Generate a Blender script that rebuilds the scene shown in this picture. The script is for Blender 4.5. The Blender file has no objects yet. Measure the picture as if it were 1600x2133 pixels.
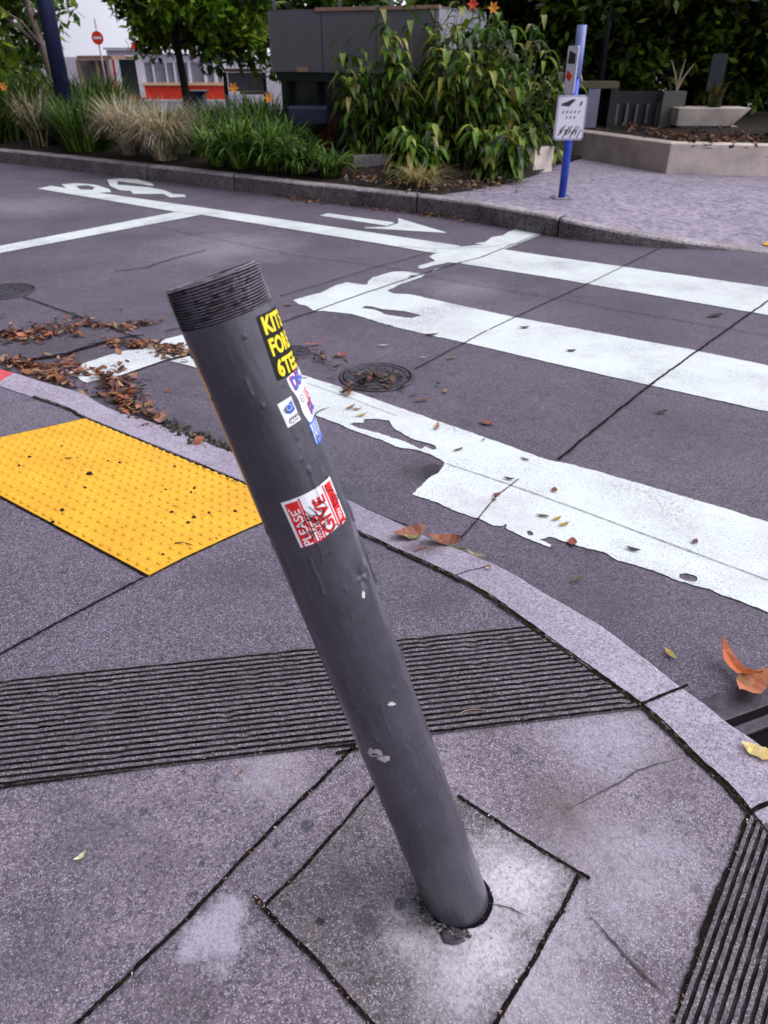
import bpy, bmesh, math, random
from mathutils import Vector, Matrix, noise as mnoise
from mathutils.geometry import tessellate_polygon
random.seed(7)
C = bpy.context.scene.collection
scene = bpy.context.scene
# ---------------------------------------------------------------- camera model
H, F, PITCH = 1.4, 1540.0, math.radians(32)      # eye 1.4 m above the near pavement, looking down 32 degrees
RZ = -0.13                                        # road level (near pavement is z = 0)
PZ = 0.05                                         # far plaza level
CAM = Vector((0, 0, H))
def ray(px, py):
    rx, ry = (px-800)/F, (1066.5-py)/F
    return Vector((rx, math.cos(PITCH)+ry*math.sin(PITCH), ry*math.cos(PITCH)-math.sin(PITCH)))
def at(px, py, z=0.0):
    d = ray(px, py); return CAM + d*((z-H)/d.z)
def aty(px, py, Y):
    d = ray(px, py); return CAM + d*(Y/d.y)
def clamp(x, a=0., b=1.): return max(a, min(b, x))
def seg_dist(p, a, b):
    ab = b-a; t = clamp((p-a).dot(ab)/ab.length_squared); return (p-(a+ab*t)).length
S1a, S1b = at(250, 862, -.125).to_2d(), at(715, 1062, -.125).to_2d()
def hs(x, y):                                     # near pavement height: a kerb ramp down to the crosswalk
    d = seg_dist(Vector((x, y)), S1a, S1b)
    t = clamp(1-(d-.03)/.8)
    t = t*t*(3-2*t)*.35+t*.65
    return -.125*t
def at2(px, py, dz=0.):
    z = 0.
    for _ in range(12):
        p = at(px, py, z+dz); z = hs(p.x, p.y)
    return Vector((p.x, p.y, z+dz))
S2a, S2b = at(1575, 524, RZ).to_2d(), Vector((6.2, 5.0))
def hp(x, y):                                     # far plaza height, with its own kerb ramp on the right
    d = seg_dist(Vector((x, y)), S2a, S2b)
    return PZ-(PZ-RZ-.008)*clamp(1-(d-.05)/1.9)
# ---------------------------------------------------------------- materials
def new_mat(name):
    m = bpy.data.materials.new(name); m.use_nodes = True
    nt = m.node_tree; b = nt.nodes['Principled BSDF']; return m, nt, b
class NB:
    def __init__(s, nt): s.nt = nt; s.co = s.n('ShaderNodeTexCoord').outputs['Object']
    def n(s, t, **k):
        x = s.nt.nodes.new(t)
        for a, v in k.items(): setattr(x, a, v)
        return x
    def l(s, a, b): s.nt.links.new(a, b)
    def noise(s, scale, detail=4, rough=.55, co=None):
        x = s.n('ShaderNodeTexNoise'); x.inputs['Scale'].default_value = scale; x.inputs['Detail'].default_value = detail
        x.inputs['Roughness'].default_value = rough; s.l(co or s.co, x.inputs['Vector']); return x.outputs['Fac']
    def vor(s, scale):
        x = s.n('ShaderNodeTexVoronoi'); x.inputs['Scale'].default_value = scale; s.l(s.co, x.inputs['Vector'])
        sep = s.n('ShaderNodeSeparateColor'); s.l(x.outputs['Color'], sep.inputs[0]); return sep.outputs[0]
    def ramp(s, fac, a, b, lo=0., hi=1.):
        x = s.n('ShaderNodeMapRange'); x.inputs['From Min'].default_value = a; x.inputs['From Max'].default_value = b
        x.inputs['To Min'].default_value = lo; x.inputs['To Max'].default_value = hi; s.l(fac, x.inputs['Value']); return x.outputs[0]
    def math(s, op, a, b=None):
        x = s.n('ShaderNodeMath', operation=op)
        for i, v in enumerate((a, b)):
            if v is None: continue
            if isinstance(v, (int, float)): x.inputs[i].default_value = v
            else: s.l(v, x.inputs[i])
        return x.outputs[0]
    def mix(s, fac, a, b, blend='MIX'):
        x = s.n('ShaderNodeMix', data_type='RGBA', blend_type=blend)
        if isinstance(fac, (int, float)): x.inputs[0].default_value = fac
        else: s.l(fac, x.inputs[0])
        for i, v in ((6, a), (7, b)):
            if isinstance(v, tuple): x.inputs[i].default_value = (*v, 1)
            else: s.l(v, x.inputs[i])
        return x.outputs[2]
    def bump(s, h, strength, dist, b):
        x = s.n('ShaderNodeBump'); x.inputs['Strength'].default_value = strength; x.inputs['Distance'].default_value = dist
        s.l(h, x.inputs['Height']); s.l(x.outputs[0], b.inputs['Normal'])
    def spot(s, p, r, soft=.5, wob=.6, wscale=9):     # blotch with a ragged outline: dirt, spilt cement, painted contact shade
        x = s.n('ShaderNodeVectorMath', operation='DISTANCE'); s.l(s.co, x.inputs[0]); x.inputs[1].default_value = p
        d = s.math('DIVIDE', x.outputs['Value'], r)
        d = s.math('ADD', d, s.math('MULTIPLY', s.math('SUBTRACT', s.noise(wscale, 6, .65), .5), wob*2.4))
        d = s.math('ADD', d, s.math('MULTIPLY', s.math('SUBTRACT', s.noise(wscale*7, 5, .75), .5), soft*1.5))
        return s.math('MULTIPLY', s.ramp(d, 1-soft, 1, 1, 0), s.ramp(s.noise(130, 4, .7), .38, .55, .55, 1))
def plain(name, col, rough=.6, var=.25, scale=8, metal=0, bump=0., bscale=60, spec=.5):
    m, nt, b = new_mat(name); k = NB(nt)
    f = k.ramp(k.noise(scale, 6), .3, .7)
    lo = tuple(c*(1-var) for c in col); hi = tuple(min(1, c*(1+var)) for c in col)
    k.l(k.mix(f, lo, hi), b.inputs['Base Color'])
    b.inputs['Roughness'].default_value = rough; b.inputs['Metallic'].default_value = metal
    b.inputs['Specular IOR Level'].default_value = spec
    if bump: k.bump(k.noise(bscale, 5), .6, bump, b)
    return m
def aggregate(name, dark, light, speck, rough=.7, blot=2.2, cell=170, bdist=.004, spots=(), warm=None, speckamt=.5, fine=420):
    m, nt, b = new_mat(name); k = NB(nt)
    big = k.ramp(k.noise(blot, 6, .62), .32, .68)
    c = k.mix(big, dark, light)
    if warm: c = k.mix(k.ramp(k.noise(blot*2.7, 5, .6), .55, .75, 0, .55), c, warm)
    v = k.vor(cell); v2 = k.vor(cell*2.3)
    c = k.mix(k.ramp(v, .25, 1, 0, .72), c, tuple(x*.35 for x in dark))
    c = k.mix(k.ramp(v2, .74, .95, 0, speckamt), c, speck)
    c = k.mix(k.ramp(k.noise(fine, 3, .7), .45, .72, 0, .55), c, tuple(x*.3 for x in dark))
    c = k.mix(k.ramp(k.noise(cell*.33, 4, .7), .55, .72, 0, .4), c, tuple(x*.4 for x in dark))
    c = k.mix(k.ramp(k.noise(14, 6, .7), .54, .70, 0, .5), c, tuple(x*.5 for x in dark))
    c = k.mix(k.ramp(k.noise(30, 5, .7), .52, .70, 0, .35), c, light)
    for p, r, col, s, soft, wob, ws in spots:
        c = k.mix(k.math('MULTIPLY', k.spot(p, r, soft, wob, ws), s), c, col)
    k.l(c, b.inputs['Base Color']); b.inputs['Roughness'].default_value = rough
    rr = k.ramp(k.noise(blot*1.7, 4), .35, .65, rough-.14, rough+.1); k.l(rr, b.inputs['Roughness'])
    b.inputs['Specular IOR Level'].default_value = .35
    k.bump(k.math('ADD', k.math('MULTIPLY', v, .6), k.noise(fine*.5, 3)), .55, bdist, b)
    return m
def attr_mat(name, rough=.5, transl=.25, spec=.35):
    m, nt, b = new_mat(name); k = NB(nt)
    a = k.n('ShaderNodeAttribute'); a.attribute_name = 'Col'
    c = k.mix(k.ramp(k.noise(6, 3), .35, .65, 0, .35), a.outputs['Color'], (0.0, 0.0, 0.0))
    k.l(c, b.inputs['Base Color']); b.inputs['Roughness'].default_value = rough; b.inputs['Specular IOR Level'].default_value = spec
    if transl:
        t = k.n('ShaderNodeBsdfTranslucent'); k.l(c, t.inputs['Color'])
        mx = k.n('ShaderNodeMixShader'); mx.inputs[0].default_value = transl
        k.l(b.outputs[0], mx.inputs[1]); k.l(t.outputs[0], mx.inputs[2])
        k.l(mx.outputs[0], nt.nodes['Material Output'].inputs['Surface'])
    return m
def v3(p): return (p.x, p.y, p.z)
M = {}
M['road'] = aggregate('road_concrete', (.070, .058, .080), (.155, .127, .173), (.50, .43, .56), .62, 1.1, 150, .004, warm=(.175, .13, .155), speckamt=.45,
    spots=[(v3(at(1300, 640, RZ)), .5, (.06, .05, .068), .5, .9, .7, 4), (v3(at(1400, 900, RZ)), .45, (.06, .05, .068), .5, .9, .7, 5), (v3(at(640, 560, RZ)), .6, (.06, .05, .068), .5, .9, .7, 3), (v3(at(1250, 1250, RZ)), .25, (.05, .042, .056), .5, .9, .7, 7), (v3(at(880, 985, RZ)), .16, (.025, .02, .02), .8, .9, .7, 14), (v3(at(905, 985, RZ)), .09, (.012, .010, .010), .9, .6, .9, 26),
           (v3(at(960, 600, RZ)), .42, (.26, .23, .27), .7, .9, .5, 5), (v3(at(470, 515, RZ)), .8, (.27, .24, .28), .75, .9, .55, 2.5),
           (v3(at(50, 430, RZ)), .9, (.27, .24, .28), .7, .9, .5, 2), (v3(at(360, 900, RZ)), .30, (.035, .03, .035), .7, .9, .6, 8),
           (v3(at(120, 730, RZ)), .5, (.05, .042, .045), .7, .9, .6, 6)])
M['walk'] = aggregate('pavement_concrete', (.118, .094, .122), (.325, .268, .335), (.66, .60, .70), .78, 2.6, 175, .003, warm=(.26, .19, .20), speckamt=.55,
    spots=[(v3(at(450, 1940)), .075, (.44, .41, .48), .9, .4, .9, 16), (v3(at(1010, 1900)), .22, (.55, .52, .58), .7, .8, .5, 9),
           (v3(at(940, 2010)), .17, (.55, .52, .58), .6, .9, .6, 10), (v3(at(1150, 2080)), .2, (.45, .42, .48), .5, .9, .6, 7),
           (v3(at(640, 1720)), .017, (.05, .05, .065), .9, .2, .15, 20),
           (v3(at(1180, 1690)), .11, (.11, .085, .08), .55, .9, .6, 9), (v3(at(200, 1730)), .16, (.07, .06, .08), .55, .9, .8, 12),
           (v3(at(560, 1590)), .13, (.46, .42, .47), .55, .9, .7, 10), (v3(at(1270, 1540)), .18, (.45, .42, .49), .5, .9, .7, 8),
           (v3(at(300, 1690)), .012, (.06, .055, .065), .8, .3, .25, 30), (v3(at(420, 1800)), .009, (.05, .045, .055), .8, .3, .25, 30), (v3(at(1340, 1730)), .010, (.06, .055, .06), .8, .3, .25, 30), (v3(at(1080, 1560)), .008, (.07, .06, .07), .8, .3, .25, 30), (v3(at(230, 1900)), .013, (.07, .065, .08), .7, .4, .3, 30), (v3(at(1450, 1850)), .014, (.08, .07, .08), .7, .4, .3, 30), (v3(at(380, 2080)), .10, (.07, .055, .065), .5, .9, .8, 12), (v3(at(330, 1800)), .10, (.075, .06, .07), .5, .9, .8, 14), (v3(at(1200, 1720)), .16, (.12, .09, .09), .5, .9, .7, 8), (v3(at(1390, 1600)), .10, (.10, .08, .085), .5, .9, .7, 10), (v3(at(60, 2000)), .15, (.06, .05, .07), .5, .9, .8, 12), (v3(at(1300, 1800)), .2, (.42, .39, .45), .5, .9, .7, 7)])
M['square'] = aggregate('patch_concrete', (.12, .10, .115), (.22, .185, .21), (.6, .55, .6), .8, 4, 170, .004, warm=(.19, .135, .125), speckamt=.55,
    spots=[(v3(at(1060, 1840)), .13, (.60, .57, .63), .9, .8, .55, 10), (v3(at(1000, 1985)), .10, (.60, .57, .63), .85, .8, .55, 12),
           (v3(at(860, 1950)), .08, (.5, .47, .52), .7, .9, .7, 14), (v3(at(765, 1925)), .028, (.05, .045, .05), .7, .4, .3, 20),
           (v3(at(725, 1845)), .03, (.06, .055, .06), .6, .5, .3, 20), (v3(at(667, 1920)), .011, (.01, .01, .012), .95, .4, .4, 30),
           (v3(at(880, 1905)), .06, (.05, .042, .045), .8, .9, .7, 16), (v3(at(832, 1885)), .016, (.03, .03, .035), .9, .4, .4, 30), (v3(at(940, 2050)), .1, (.5, .47, .53), .6, .9, .6, 12)])  # first spot on this line paints in the bollard's contact shadow
M['ramp'] = aggregate('ramp_concrete', (.092, .076, .106), (.160, .132, .178), (.58, .51, .63), .68, 1.6, 170, .004, speckamt=.6,
    spots=[(v3(at(338, 1317, -.01)), .0105, (.55, .57, .6), .95, .25, .1, 20), (v3(at(520, 1290, -.02)), .008, (.04, .035, .045), .8, .3, .3, 30), (v3(at(150, 1340, -.01)), .012, (.05, .045, .055), .7, .4, .3, 30), (v3(at(900, 1260, -.02)), .16, (.05, .042, .055), .6, .9, .7, 8), (v3(at(480, 1220, -.05)), .2, (.05, .042, .055), .55, .9, .7, 7), (v3(at(405, 1345, -.01)), .01, (.03, .025, .03), .9, .4, .4, 30)])
M['band'] = aggregate('grooved_concrete', (.095, .08, .095), (.19, .16, .19), (.5, .45, .5), .8, 3, 170, .003, warm=(.17, .125, .105), speckamt=.55)
M['kerb'] = aggregate('kerb_concrete', (.32, .275, .345), (.48, .425, .52), (.74, .68, .80), .75, 2.2, 190, .003, speckamt=.5,
    spots=[(v3(at(880, 1140, -.05)), .09, (.10, .075, .085), .85, .7, .5, 16), (v3(at(60, 792)), .0, (.5, .1, .1), 0, .4, .2, 9)])
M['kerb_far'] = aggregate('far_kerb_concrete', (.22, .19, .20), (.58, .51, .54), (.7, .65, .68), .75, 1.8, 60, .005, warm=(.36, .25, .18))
M['gutter'] = aggregate('gutter_concrete', (.07, .06, .085), (.135, .112, .155), (.3, .28, .33), .5, 2.0, 170, .002, speckamt=.25)
M['plaza'] = aggregate('plaza_paving', (.31, .265, .34), (.46, .40, .50), (.58, .52, .62), .8, .9, 22, .01, warm=(.25, .2, .22))
M['soil'] = aggregate('bed_soil', (.012, .008, .006), (.035, .023, .017), (.2, .12, .07), .95, 3, 45, .02, speckamt=.5)
M['ground'] = plain('far_ground', (.10, .09, .10), .9, .3, .4)
def paint_mat(name, col):
    m, nt, b = new_mat(name); k = NB(nt)
    c = k.mix(k.ramp(k.noise(3, 5, .6), .3, .7), tuple(x*.88 for x in col), col)
    w = k.ramp(k.noise(110, 5, .8), .54, .63, 0, .95)
    w = k.math('MULTIPLY', w, k.ramp(k.noise(4, 4), .32, .62, .35, 1))
    c = k.mix(w, c, (.2, .18, .21))
    c = k.mix(k.ramp(k.noise(2.2, 9, .8), .50, .72, 0, .6), c, (.40, .35, .40))
    w2 = k.math('MULTIPLY', k.ramp(k.noise(70, 8, .85), .47, .58, 0, 1), k.ramp(k.noise(1.6, 4, .6), .50, .66, 0, .85)); c = k.mix(w2, c, (.16, .135, .18))
    k.l(c, b.inputs['Base Color']); b.inputs['Roughness'].default_value = .6
    k.bump(k.noise(190, 4), .5, .003, b); return m
M['paint'] = paint_mat('white_road_paint', (.70, .76, .75))
def joint_mat():
    m, nt, b = new_mat('joint_dirt_and_lip_shade'); k = NB(nt)
    c = k.mix(k.ramp(k.noise(40, 5, .7), .4, .7), (.005, .004, .005), (.022, .015, .011))
    k.l(c, b.inputs['Base Color']); b.inputs['Roughness'].default_value = .95; b.inputs['Specular IOR Level'].default_value = .1
    k.bump(k.noise(160, 4), .4, .003, b); return m
M['joint'] = joint_mat()
M['groove'] = plain('groove_dirt', (.028, .023, .026), .95, .85, 26, bump=.004, bscale=120, spec=.1)
M['moss'] = plain('moss_and_dirt', (.020, .016, .008), .95, .8, 45, bump=.006, bscale=200, spec=.1)
def tactile_mat():
    m, nt, b = new_mat('yellow_tactile'); k = NB(nt)
    c = k.mix(k.ramp(k.noise(5, 5), .3, .7), (.66, .335, .006), (.78, .43, .014))
    c = k.mix(k.ramp(k.noise(30, 6, .75), .54, .74, 0, .6), c, (.36, .16, .02))
    c = k.mix(k.ramp(k.noise(110, 3, .8), .66, .76, 0, .6), c, (.14, .08, .03))
    k.l(c, b.inputs['Base Color']); b.inputs['Roughness'].default_value = .55; k.bump(k.noise(250, 3), .4, .002, b); return m
M['tactile'] = tactile_mat()
M['red_paint'] = plain('red_kerb_paint', (.55, .06, .08), .6, .2, 20)
M['iron'] = plain('cast_iron', (.05, .042, .055), .55, .5, 30, metal=.4, bump=.004, bscale=90)
M['dark'] = plain('black_void', (.006, .005, .007), .9, .3, 20, spec=.1)
M['leaf'] = attr_mat('dry_leaf', .55, .15)
M['green'] = attr_mat('foliage_leaf', .42, .3, .45)
M['blade'] = attr_mat('grass_blade', .5, .3, .35)
M['bark'] = plain('bark', (.12, .085, .075), .9, .45, 9, bump=.03, bscale=22)
M['bark_dark'] = plain('dark_bark', (.012, .010, .010), .95, .5, 9, bump=.03, bscale=20)
M['blue_pole'] = plain('blue_pole_paint', (.02, .035, .19), .45, .3, 6)
M['navy'] = plain('navy_paint', (.010, .014, .06), .5, .3, 6)
M['blue_post'] = plain('bright_blue_paint', (.02, .07, .52), .4, .2, 9)
M['sign_white'] = plain('sign_white', (.74, .72, .80), .4, .05, 4)
M['ink'] = plain('sign_ink', (.03, .025, .04), .5, .3, 20)
M['metal'] = plain('grey_metal', (.32, .31, .34), .45, .2, 12, metal=.5)
M['kiosk_grey'] = plain('grey_panel', (.15, .142, .158), .6, .1, 3)
M['kiosk_side'] = plain('light_grey_panel', (.34, .33, .38), .6, .08, 3)
M['kiosk_green'] = plain('dark_green_paint', (.010, .022, .018), .4, .3, 5)
M['lip'] = plain('tan_trim', (.40, .24, .17), .6, .2, 4)
m, nt, b = new_mat('dark_glass'); b.inputs['Base Color'].default_value = (.02, .026, .03, 1); b.inputs['Roughness'].default_value = .12; M['glass'] = m
M['white_wall'] = plain('white_paint', (.78, .76, .80), .6, .06, 2)
M['red_wall'] = plain('red_paint', (.78, .045, .015), .5, .15, 2)
M['brown'] = plain('brown_wood', (.20, .11, .07), .7, .3, 3)
M['concrete_wall'] = aggregate('wall_concrete', (.56, .50, .48), (.78, .71, .70), (.8, .75, .75), .8, 1.2, 40, .006, warm=(.55, .42, .34), speckamt=.25)
M['black_fence'] = plain('black_fence', (.014, .014, .018), .5, .4, 5)
M['flower'] = plain('orange_petal', (.80, .30, .02), .5, .3, 30)
M['red_bloom'] = plain('red_petal', (.70, .07, .03), .5, .3, 30)
M['stem'] = plain('green_stem', (.07, .09, .025), .6, .3, 12)
# ---------------------------------------------------------------- mesh helpers
class MB:
    def __init__(s): s.v = []; s.f = []; s.m = []; s.c = []
    def add(s, vs, fs, mi=0, col=None):
        o = len(s.v); s.v += [tuple(x) for x in vs]
        for f in fs: s.f.append([o+i for i in f]); s.m.append(mi); s.c.append(col)
    def box(s, c, size, mi=0, rot=0., bev=0.):
        cx, cy, cz = c; a, b2, h = (x/2 for x in size); cr, sr = math.cos(rot), math.sin(rot)
        vs = []
        for z in (-h, h):
            for x, y in ((-a, -b2), (a, -b2), (a, b2), (-a, b2)): vs.append((cx+x*cr-y*sr, cy+x*sr+y*cr, cz+z))
        s.add(vs, [(3, 2, 1, 0), (4, 5, 6, 7), (0, 1, 5, 4), (1, 2, 6, 5), (2, 3, 7, 6), (3, 0, 4, 7)], mi)
    def tube(s, pts, rads, n=10, mi=0, cap=True, col=None):
        pts = [Vector(p) for p in pts]; vs = []; fs = []
        for i, p in enumerate(pts):
            t = (pts[min(i+1, len(pts)-1)]-pts[max(i-1, 0)]).normalized()
            a = t.orthogonal().normalized() if abs(t.z) < .95 else Vector((1, 0, 0)); a = (a-t*a.dot(t)).normalized(); b2 = t.cross(a)
            r = rads[i] if isinstance(rads, (list, tuple)) else rads
            for j in range(n):
                q = 2*math.pi*j/n; vs.append(p+a*r*math.cos(q)+b2*r*math.sin(q))
        for i in range(len(pts)-1):
            for j in range(n): fs.append((i*n+j, i*n+(j+1) % n, (i+1)*n+(j+1) % n, (i+1)*n+j))
        if cap: fs.append(tuple(range(n-1, -1, -1))); fs.append(tuple(range((len(pts)-1)*n, len(pts)*n)))
        s.add(vs, fs, mi, col)
    def prism(s, poly, z0, z1, mi=0):                # poly: list of (x, y) counter-clockwise
        n = len(poly); vs = [(x, y, z0) for x, y in poly]+[(x, y, z1) for x, y in poly]
        fs = [tuple(range(n-1, -1, -1)), tuple(range(n, 2*n))]+[(i, (i+1) % n, n+(i+1) % n, n+i) for i in range(n)]
        s.add(vs, fs, mi)
    def build(s, name, mats, parent=None, loc=(0, 0, 0), smooth=False, bevel=0.):
        me = bpy.data.meshes.new(name); me.from_pydata(s.v, [], s.f)
        for x in (mats if isinstance(mats, (list, tuple)) else [mats]): me.materials.append(x)
        me.polygons.foreach_set('material_index', s.m)
        if smooth: me.polygons.foreach_set('use_smooth', [True]*len(s.f))
        if any(c is not None for c in s.c):
            a = me.color_attributes.new('Col', 'FLOAT_COLOR', 'CORNER'); data = []
            for p, c in zip(me.polygons, s.c):
                data += list((*(c or (.1, .1, .1)), 1.0))*p.loop_total
            a.data.foreach_set('color', data)
        me.update(); o = bpy.data.objects.new(name, me); C.objects.link(o); o.location = loc
        if parent: o.parent = parent
        if bevel:
            md = o.modifiers.new('bevel', 'BEVEL'); md.width = bevel; md.segments = 2; md.limit_method = 'ANGLE'
        return o
def tag(o, label, cat, group=None, kind=None):
    o['label'] = label; o['category'] = cat
    if group: o['group'] = group
    if kind: o['kind'] = kind
    return o
def thing(name, label, cat, loc=(0, 0, 0), group=None):
    o = bpy.data.objects.new(name, None); C.objects.link(o); o.location = loc; o.empty_display_size = .1
    return tag(o, label, cat, group)
def struct(o, kind='structure'): o['kind'] = kind; return o
def catmull(pts, step):
    out = []; P = [pts[0]*2-pts[1]]+list(pts)+[pts[-1]*2-pts[-2]]
    for i in range(1, len(P)-2):
        a, b2, c, d = P[i-1:i+3]; n = max(1, int((c-b2).length/step))
        for j in range(n):
            t = j/n; out.append(.5*((2*b2)+(c-a)*t+(2*a-5*b2+4*c-d)*t*t+(3*b2-a-3*c+d)*t**3))
    out.append(pts[-1]); return out
# ---------------------------------------------------------------- ground, road, near pavement, kerb
g = MB()
ys = [-30, -8, 0, 6, 13, 22, 30, 45, 70, 120, 400]
zs = [0, 0, 0, 0, 0, 0, -.25, -.75, -1.0, -1.2, -1.2]
vs = []
for y, z in zip(ys, zs): vs += [(-300, y, RZ+z), (300, y, RZ+z)]
g.add(vs, [(2*i, 2*i+1, 2*i+3, 2*i+2) for i in range(len(ys)-1)])
struct(g.build('road', M['road']))
W = lambda x, y: Vector((x, y, 0))
pairs = [((0, 806), (42, 780)), ((130, 849), (163, 816)), ((176, 872), (215, 843)), ((300, 923), (345, 887)), ((450, 985), (492, 944)),
         ((620, 1055), (660, 1014)), ((700, 1092), (748, 1052)), ((775, 1125), (830, 1089)), ((850, 1160), (898, 1120)), ((950, 1207), (985, 1156)),
         ((1080, 1290), (1110, 1218)), ((1200, 1378), (1250, 1302)), ((1330, 1470), (1425, 1432)), ((1450, 1582), (1510, 1497)), ((1560, 1697), (1640, 1606))]
KI = [at2(*a) for a, b2 in pairs]; KO = [at2(*b2) for a, b2 in pairs]
d0 = (KI[0]-KI[1]).normalized(); nrm = (KO[0]-KI[0])
KI = [KI[0]+d0*8, KI[0]+d0*3, KI[0]+d0*1]+KI+[W(.84, .7), W(.86, .3), W(.84, -1), W(.8, -5)]
KO = [KO[0]+d0*8, KO[0]+d0*3, KO[0]+d0*1]+KO+[W(1.0, .7), W(1.02, .3), W(1.0, -1), W(.96, -5)]
for P in (KI, KO):
    for p in P: p.z = 0
n_ = 24
def resamp(P):
    out = []; Q = [P[0]*2-P[1]]+P+[P[-1]*2-P[-2]]
    for i in range(1, len(Q)-2):
        a, b2, c, d = Q[i-1:i+3]
        for j in range(n_):
            t = j/n_; out.append(.5*((2*b2)+(c-a)*t+(2*a-5*b2+4*c-d)*t*t+(3*b2-a-3*c+d)*t**3))
    out.append(P[-1]); return out
ki, ko = resamp(KI), resamp(KO)
kb = MB(); N = len(ki); rows = []
prof = [(0, -.03), (0., .0), (.5, .001), (.93, 0.), (.975, -.004), (1.0, -.014), (1.002, -.06), (1.01, -.3)]
for i in range(N):
    a, o = ki[i], ko[i]
    for f, dz in prof:
        p = a.lerp(o, f); wob = .004*mnoise.noise(Vector((p.x*9, p.y*9, f)))
        h_ = hs(p.x, p.y)+.004
        kb.v.append((p.x+wob, p.y+wob, h_+dz+.0012*mnoise.noise(Vector((p.x*30, p.y*30, 3)))))
k_ = len(prof)
red_end = at2(52, 800)
for i in range(N-1):
    mi = 1 if ki[i+1].x < at2(6, 800).x-.0 else 0
    for j in range(k_-1):
        kb.f.append([i*k_+j, i*k_+j+1, (i+1)*k_+j+1, (i+1)*k_+j]); kb.m.append(mi); kb.c.append(None)
struct(kb.build('near_kerb', [M['kerb'], M['red_paint']]))
# pavement: strips from the kerb back behind the viewer
sw = MB(); R = 90
B0, B1 = Vector((-14, -4, 0)), Vector((.3, -6, 0))
gl_a, gl_b = at(0, 1418).to_2d(), at(1090, 1305).to_2d()          # far edge of the grooved band
gl_n = Vector((-(gl_b-gl_a).y, (gl_b-gl_a).x)).normalized()
for i in range(N):
    bk = B0.lerp(B1, i/(N-1))
    for j in range(R):
        f = (j/(R-1))**2.2; p = ki[i].lerp(bk, f)
        sw.v.append((p.x, p.y, hs(p.x, p.y)+.0))
for i in range(N-1):
    for j in range(R-1):
        a = i*R+j; q = [a, a+1, a+R+1, a+R]
        cx = sum(sw.v[t][0] for t in q)/4; cy = sum(sw.v[t][1] for t in q)/4
        side = (Vector((cx, cy))-gl_a).dot(gl_n)
        sw.f.append(q[::-1]); sw.m.append(1 if side > -.1 else 0); sw.c.append(None)
struct(sw.build('pavement', [M['walk'], M['ramp']], smooth=True))
# gutter strip
gt = MB(); vs = []; fs = []
for i in range(N):
    a, o = ki[i], ko[i]; d = (o-a).normalized()
    wd = .10+.05*mnoise.noise(Vector((o.x*1.5, o.y*1.5, 0)))
    vs += [(o.x-d.x*.02, o.y-d.y*.02, RZ+.003), (o.x+d.x*wd, o.y+d.y*wd, RZ+.002)]
for i in range(N-1): fs.append((2*i, 2*i+1, 2*i+3, 2*i+2))
gt.add(vs, fs); struct(gt.build('gutter', M['gutter']))
# grooved bands
def band(name, A, B, width, ngroove, nseg, clip=None, flip=1):
    m = MB(); A = Vector((A.x, A.y, 0)); B = Vector((B.x, B.y, 0)); t = (B-A).normalized(); nn = Vector((-t.y, t.x, 0))*flip
    L = (B-A).length; pit = width/ngroove; pr = [(0., -.006), (.0, .007)]
    for gi in range(ngroove):
        w0 = gi*pit
        pr += [(w0+pit*.50, .008), (w0+pit*.58, .0015), (w0+pit*.90, .0015), (w0+pit*.985, .008)]
    pr += [(width, .007), (width, -.006)]
    K = len(pr); vs = []; fs = []; ms = []
    for i in range(nseg+1):
        for w, z in pr:
            Lw = clip(w) if clip else L
            p = A+t*(Lw*i/nseg)+nn*w
            j = mnoise.noise(Vector((p.x*40, p.y*40, 5.)))
            p = p+nn*.0008*j
            chip = (max(0, mnoise.noise(Vector((p.x*22, p.y*22, 9.)))-.25)*.012+max(0, mnoise.noise(Vector((p.x*75, p.y*75, 2.)))-.2)*.005) if z > .005 else -max(0, mnoise.noise(Vector((p.x*12, p.y*12, 6.)))-.1)*.007
            vs.append((p.x, p.y, hs(p.x, p.y)+z-chip))
    for i in range(nseg):
        for j in range(K-1):
            a = i*K+j; fs.append((a, a+1, a+K+1, a+K) if flip < 0 else (a+K, a+K+1, a+1, a))
            lowz = pr[j][1] < .004 or pr[j+1][1] < .004
            ms.append(1 if lowz and 1 < j < K-3 else 0)
    o = len(m.v); m.v += vs; m.f += [list(f) for f in fs]; m.m += ms; m.c += [None]*len(fs)
    return struct(m.build(name, [M['band'], M['groove']]))
A = at(-900, 1505); B = at(1090, 1305); B2 = at(1330, 1470); A0 = at(0, 1418); A1 = at(0, 1640)
tdir = (B-A0).normalized(); A = A0-tdir*2.2
nn = Vector((tdir.y, -tdir.x, 0)); wdt = (A1-A0).dot(nn)
LB, LB2 = (B-A).dot(tdir), (B2-A).dot(tdir)
band('grooved_band', A, B, wdt, 20, 420, clip=lambda w: LB+(LB2-LB)*clamp(w/wdt), flip=-1)
a2, b2_ = at(1562, 1702), at(1405, 2133); t2 = (b2_-a2).normalized()
LW = .20
band('grooved_band', a2, b2_+t2*1.2, LW, 13, 200, flip=1)
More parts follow.
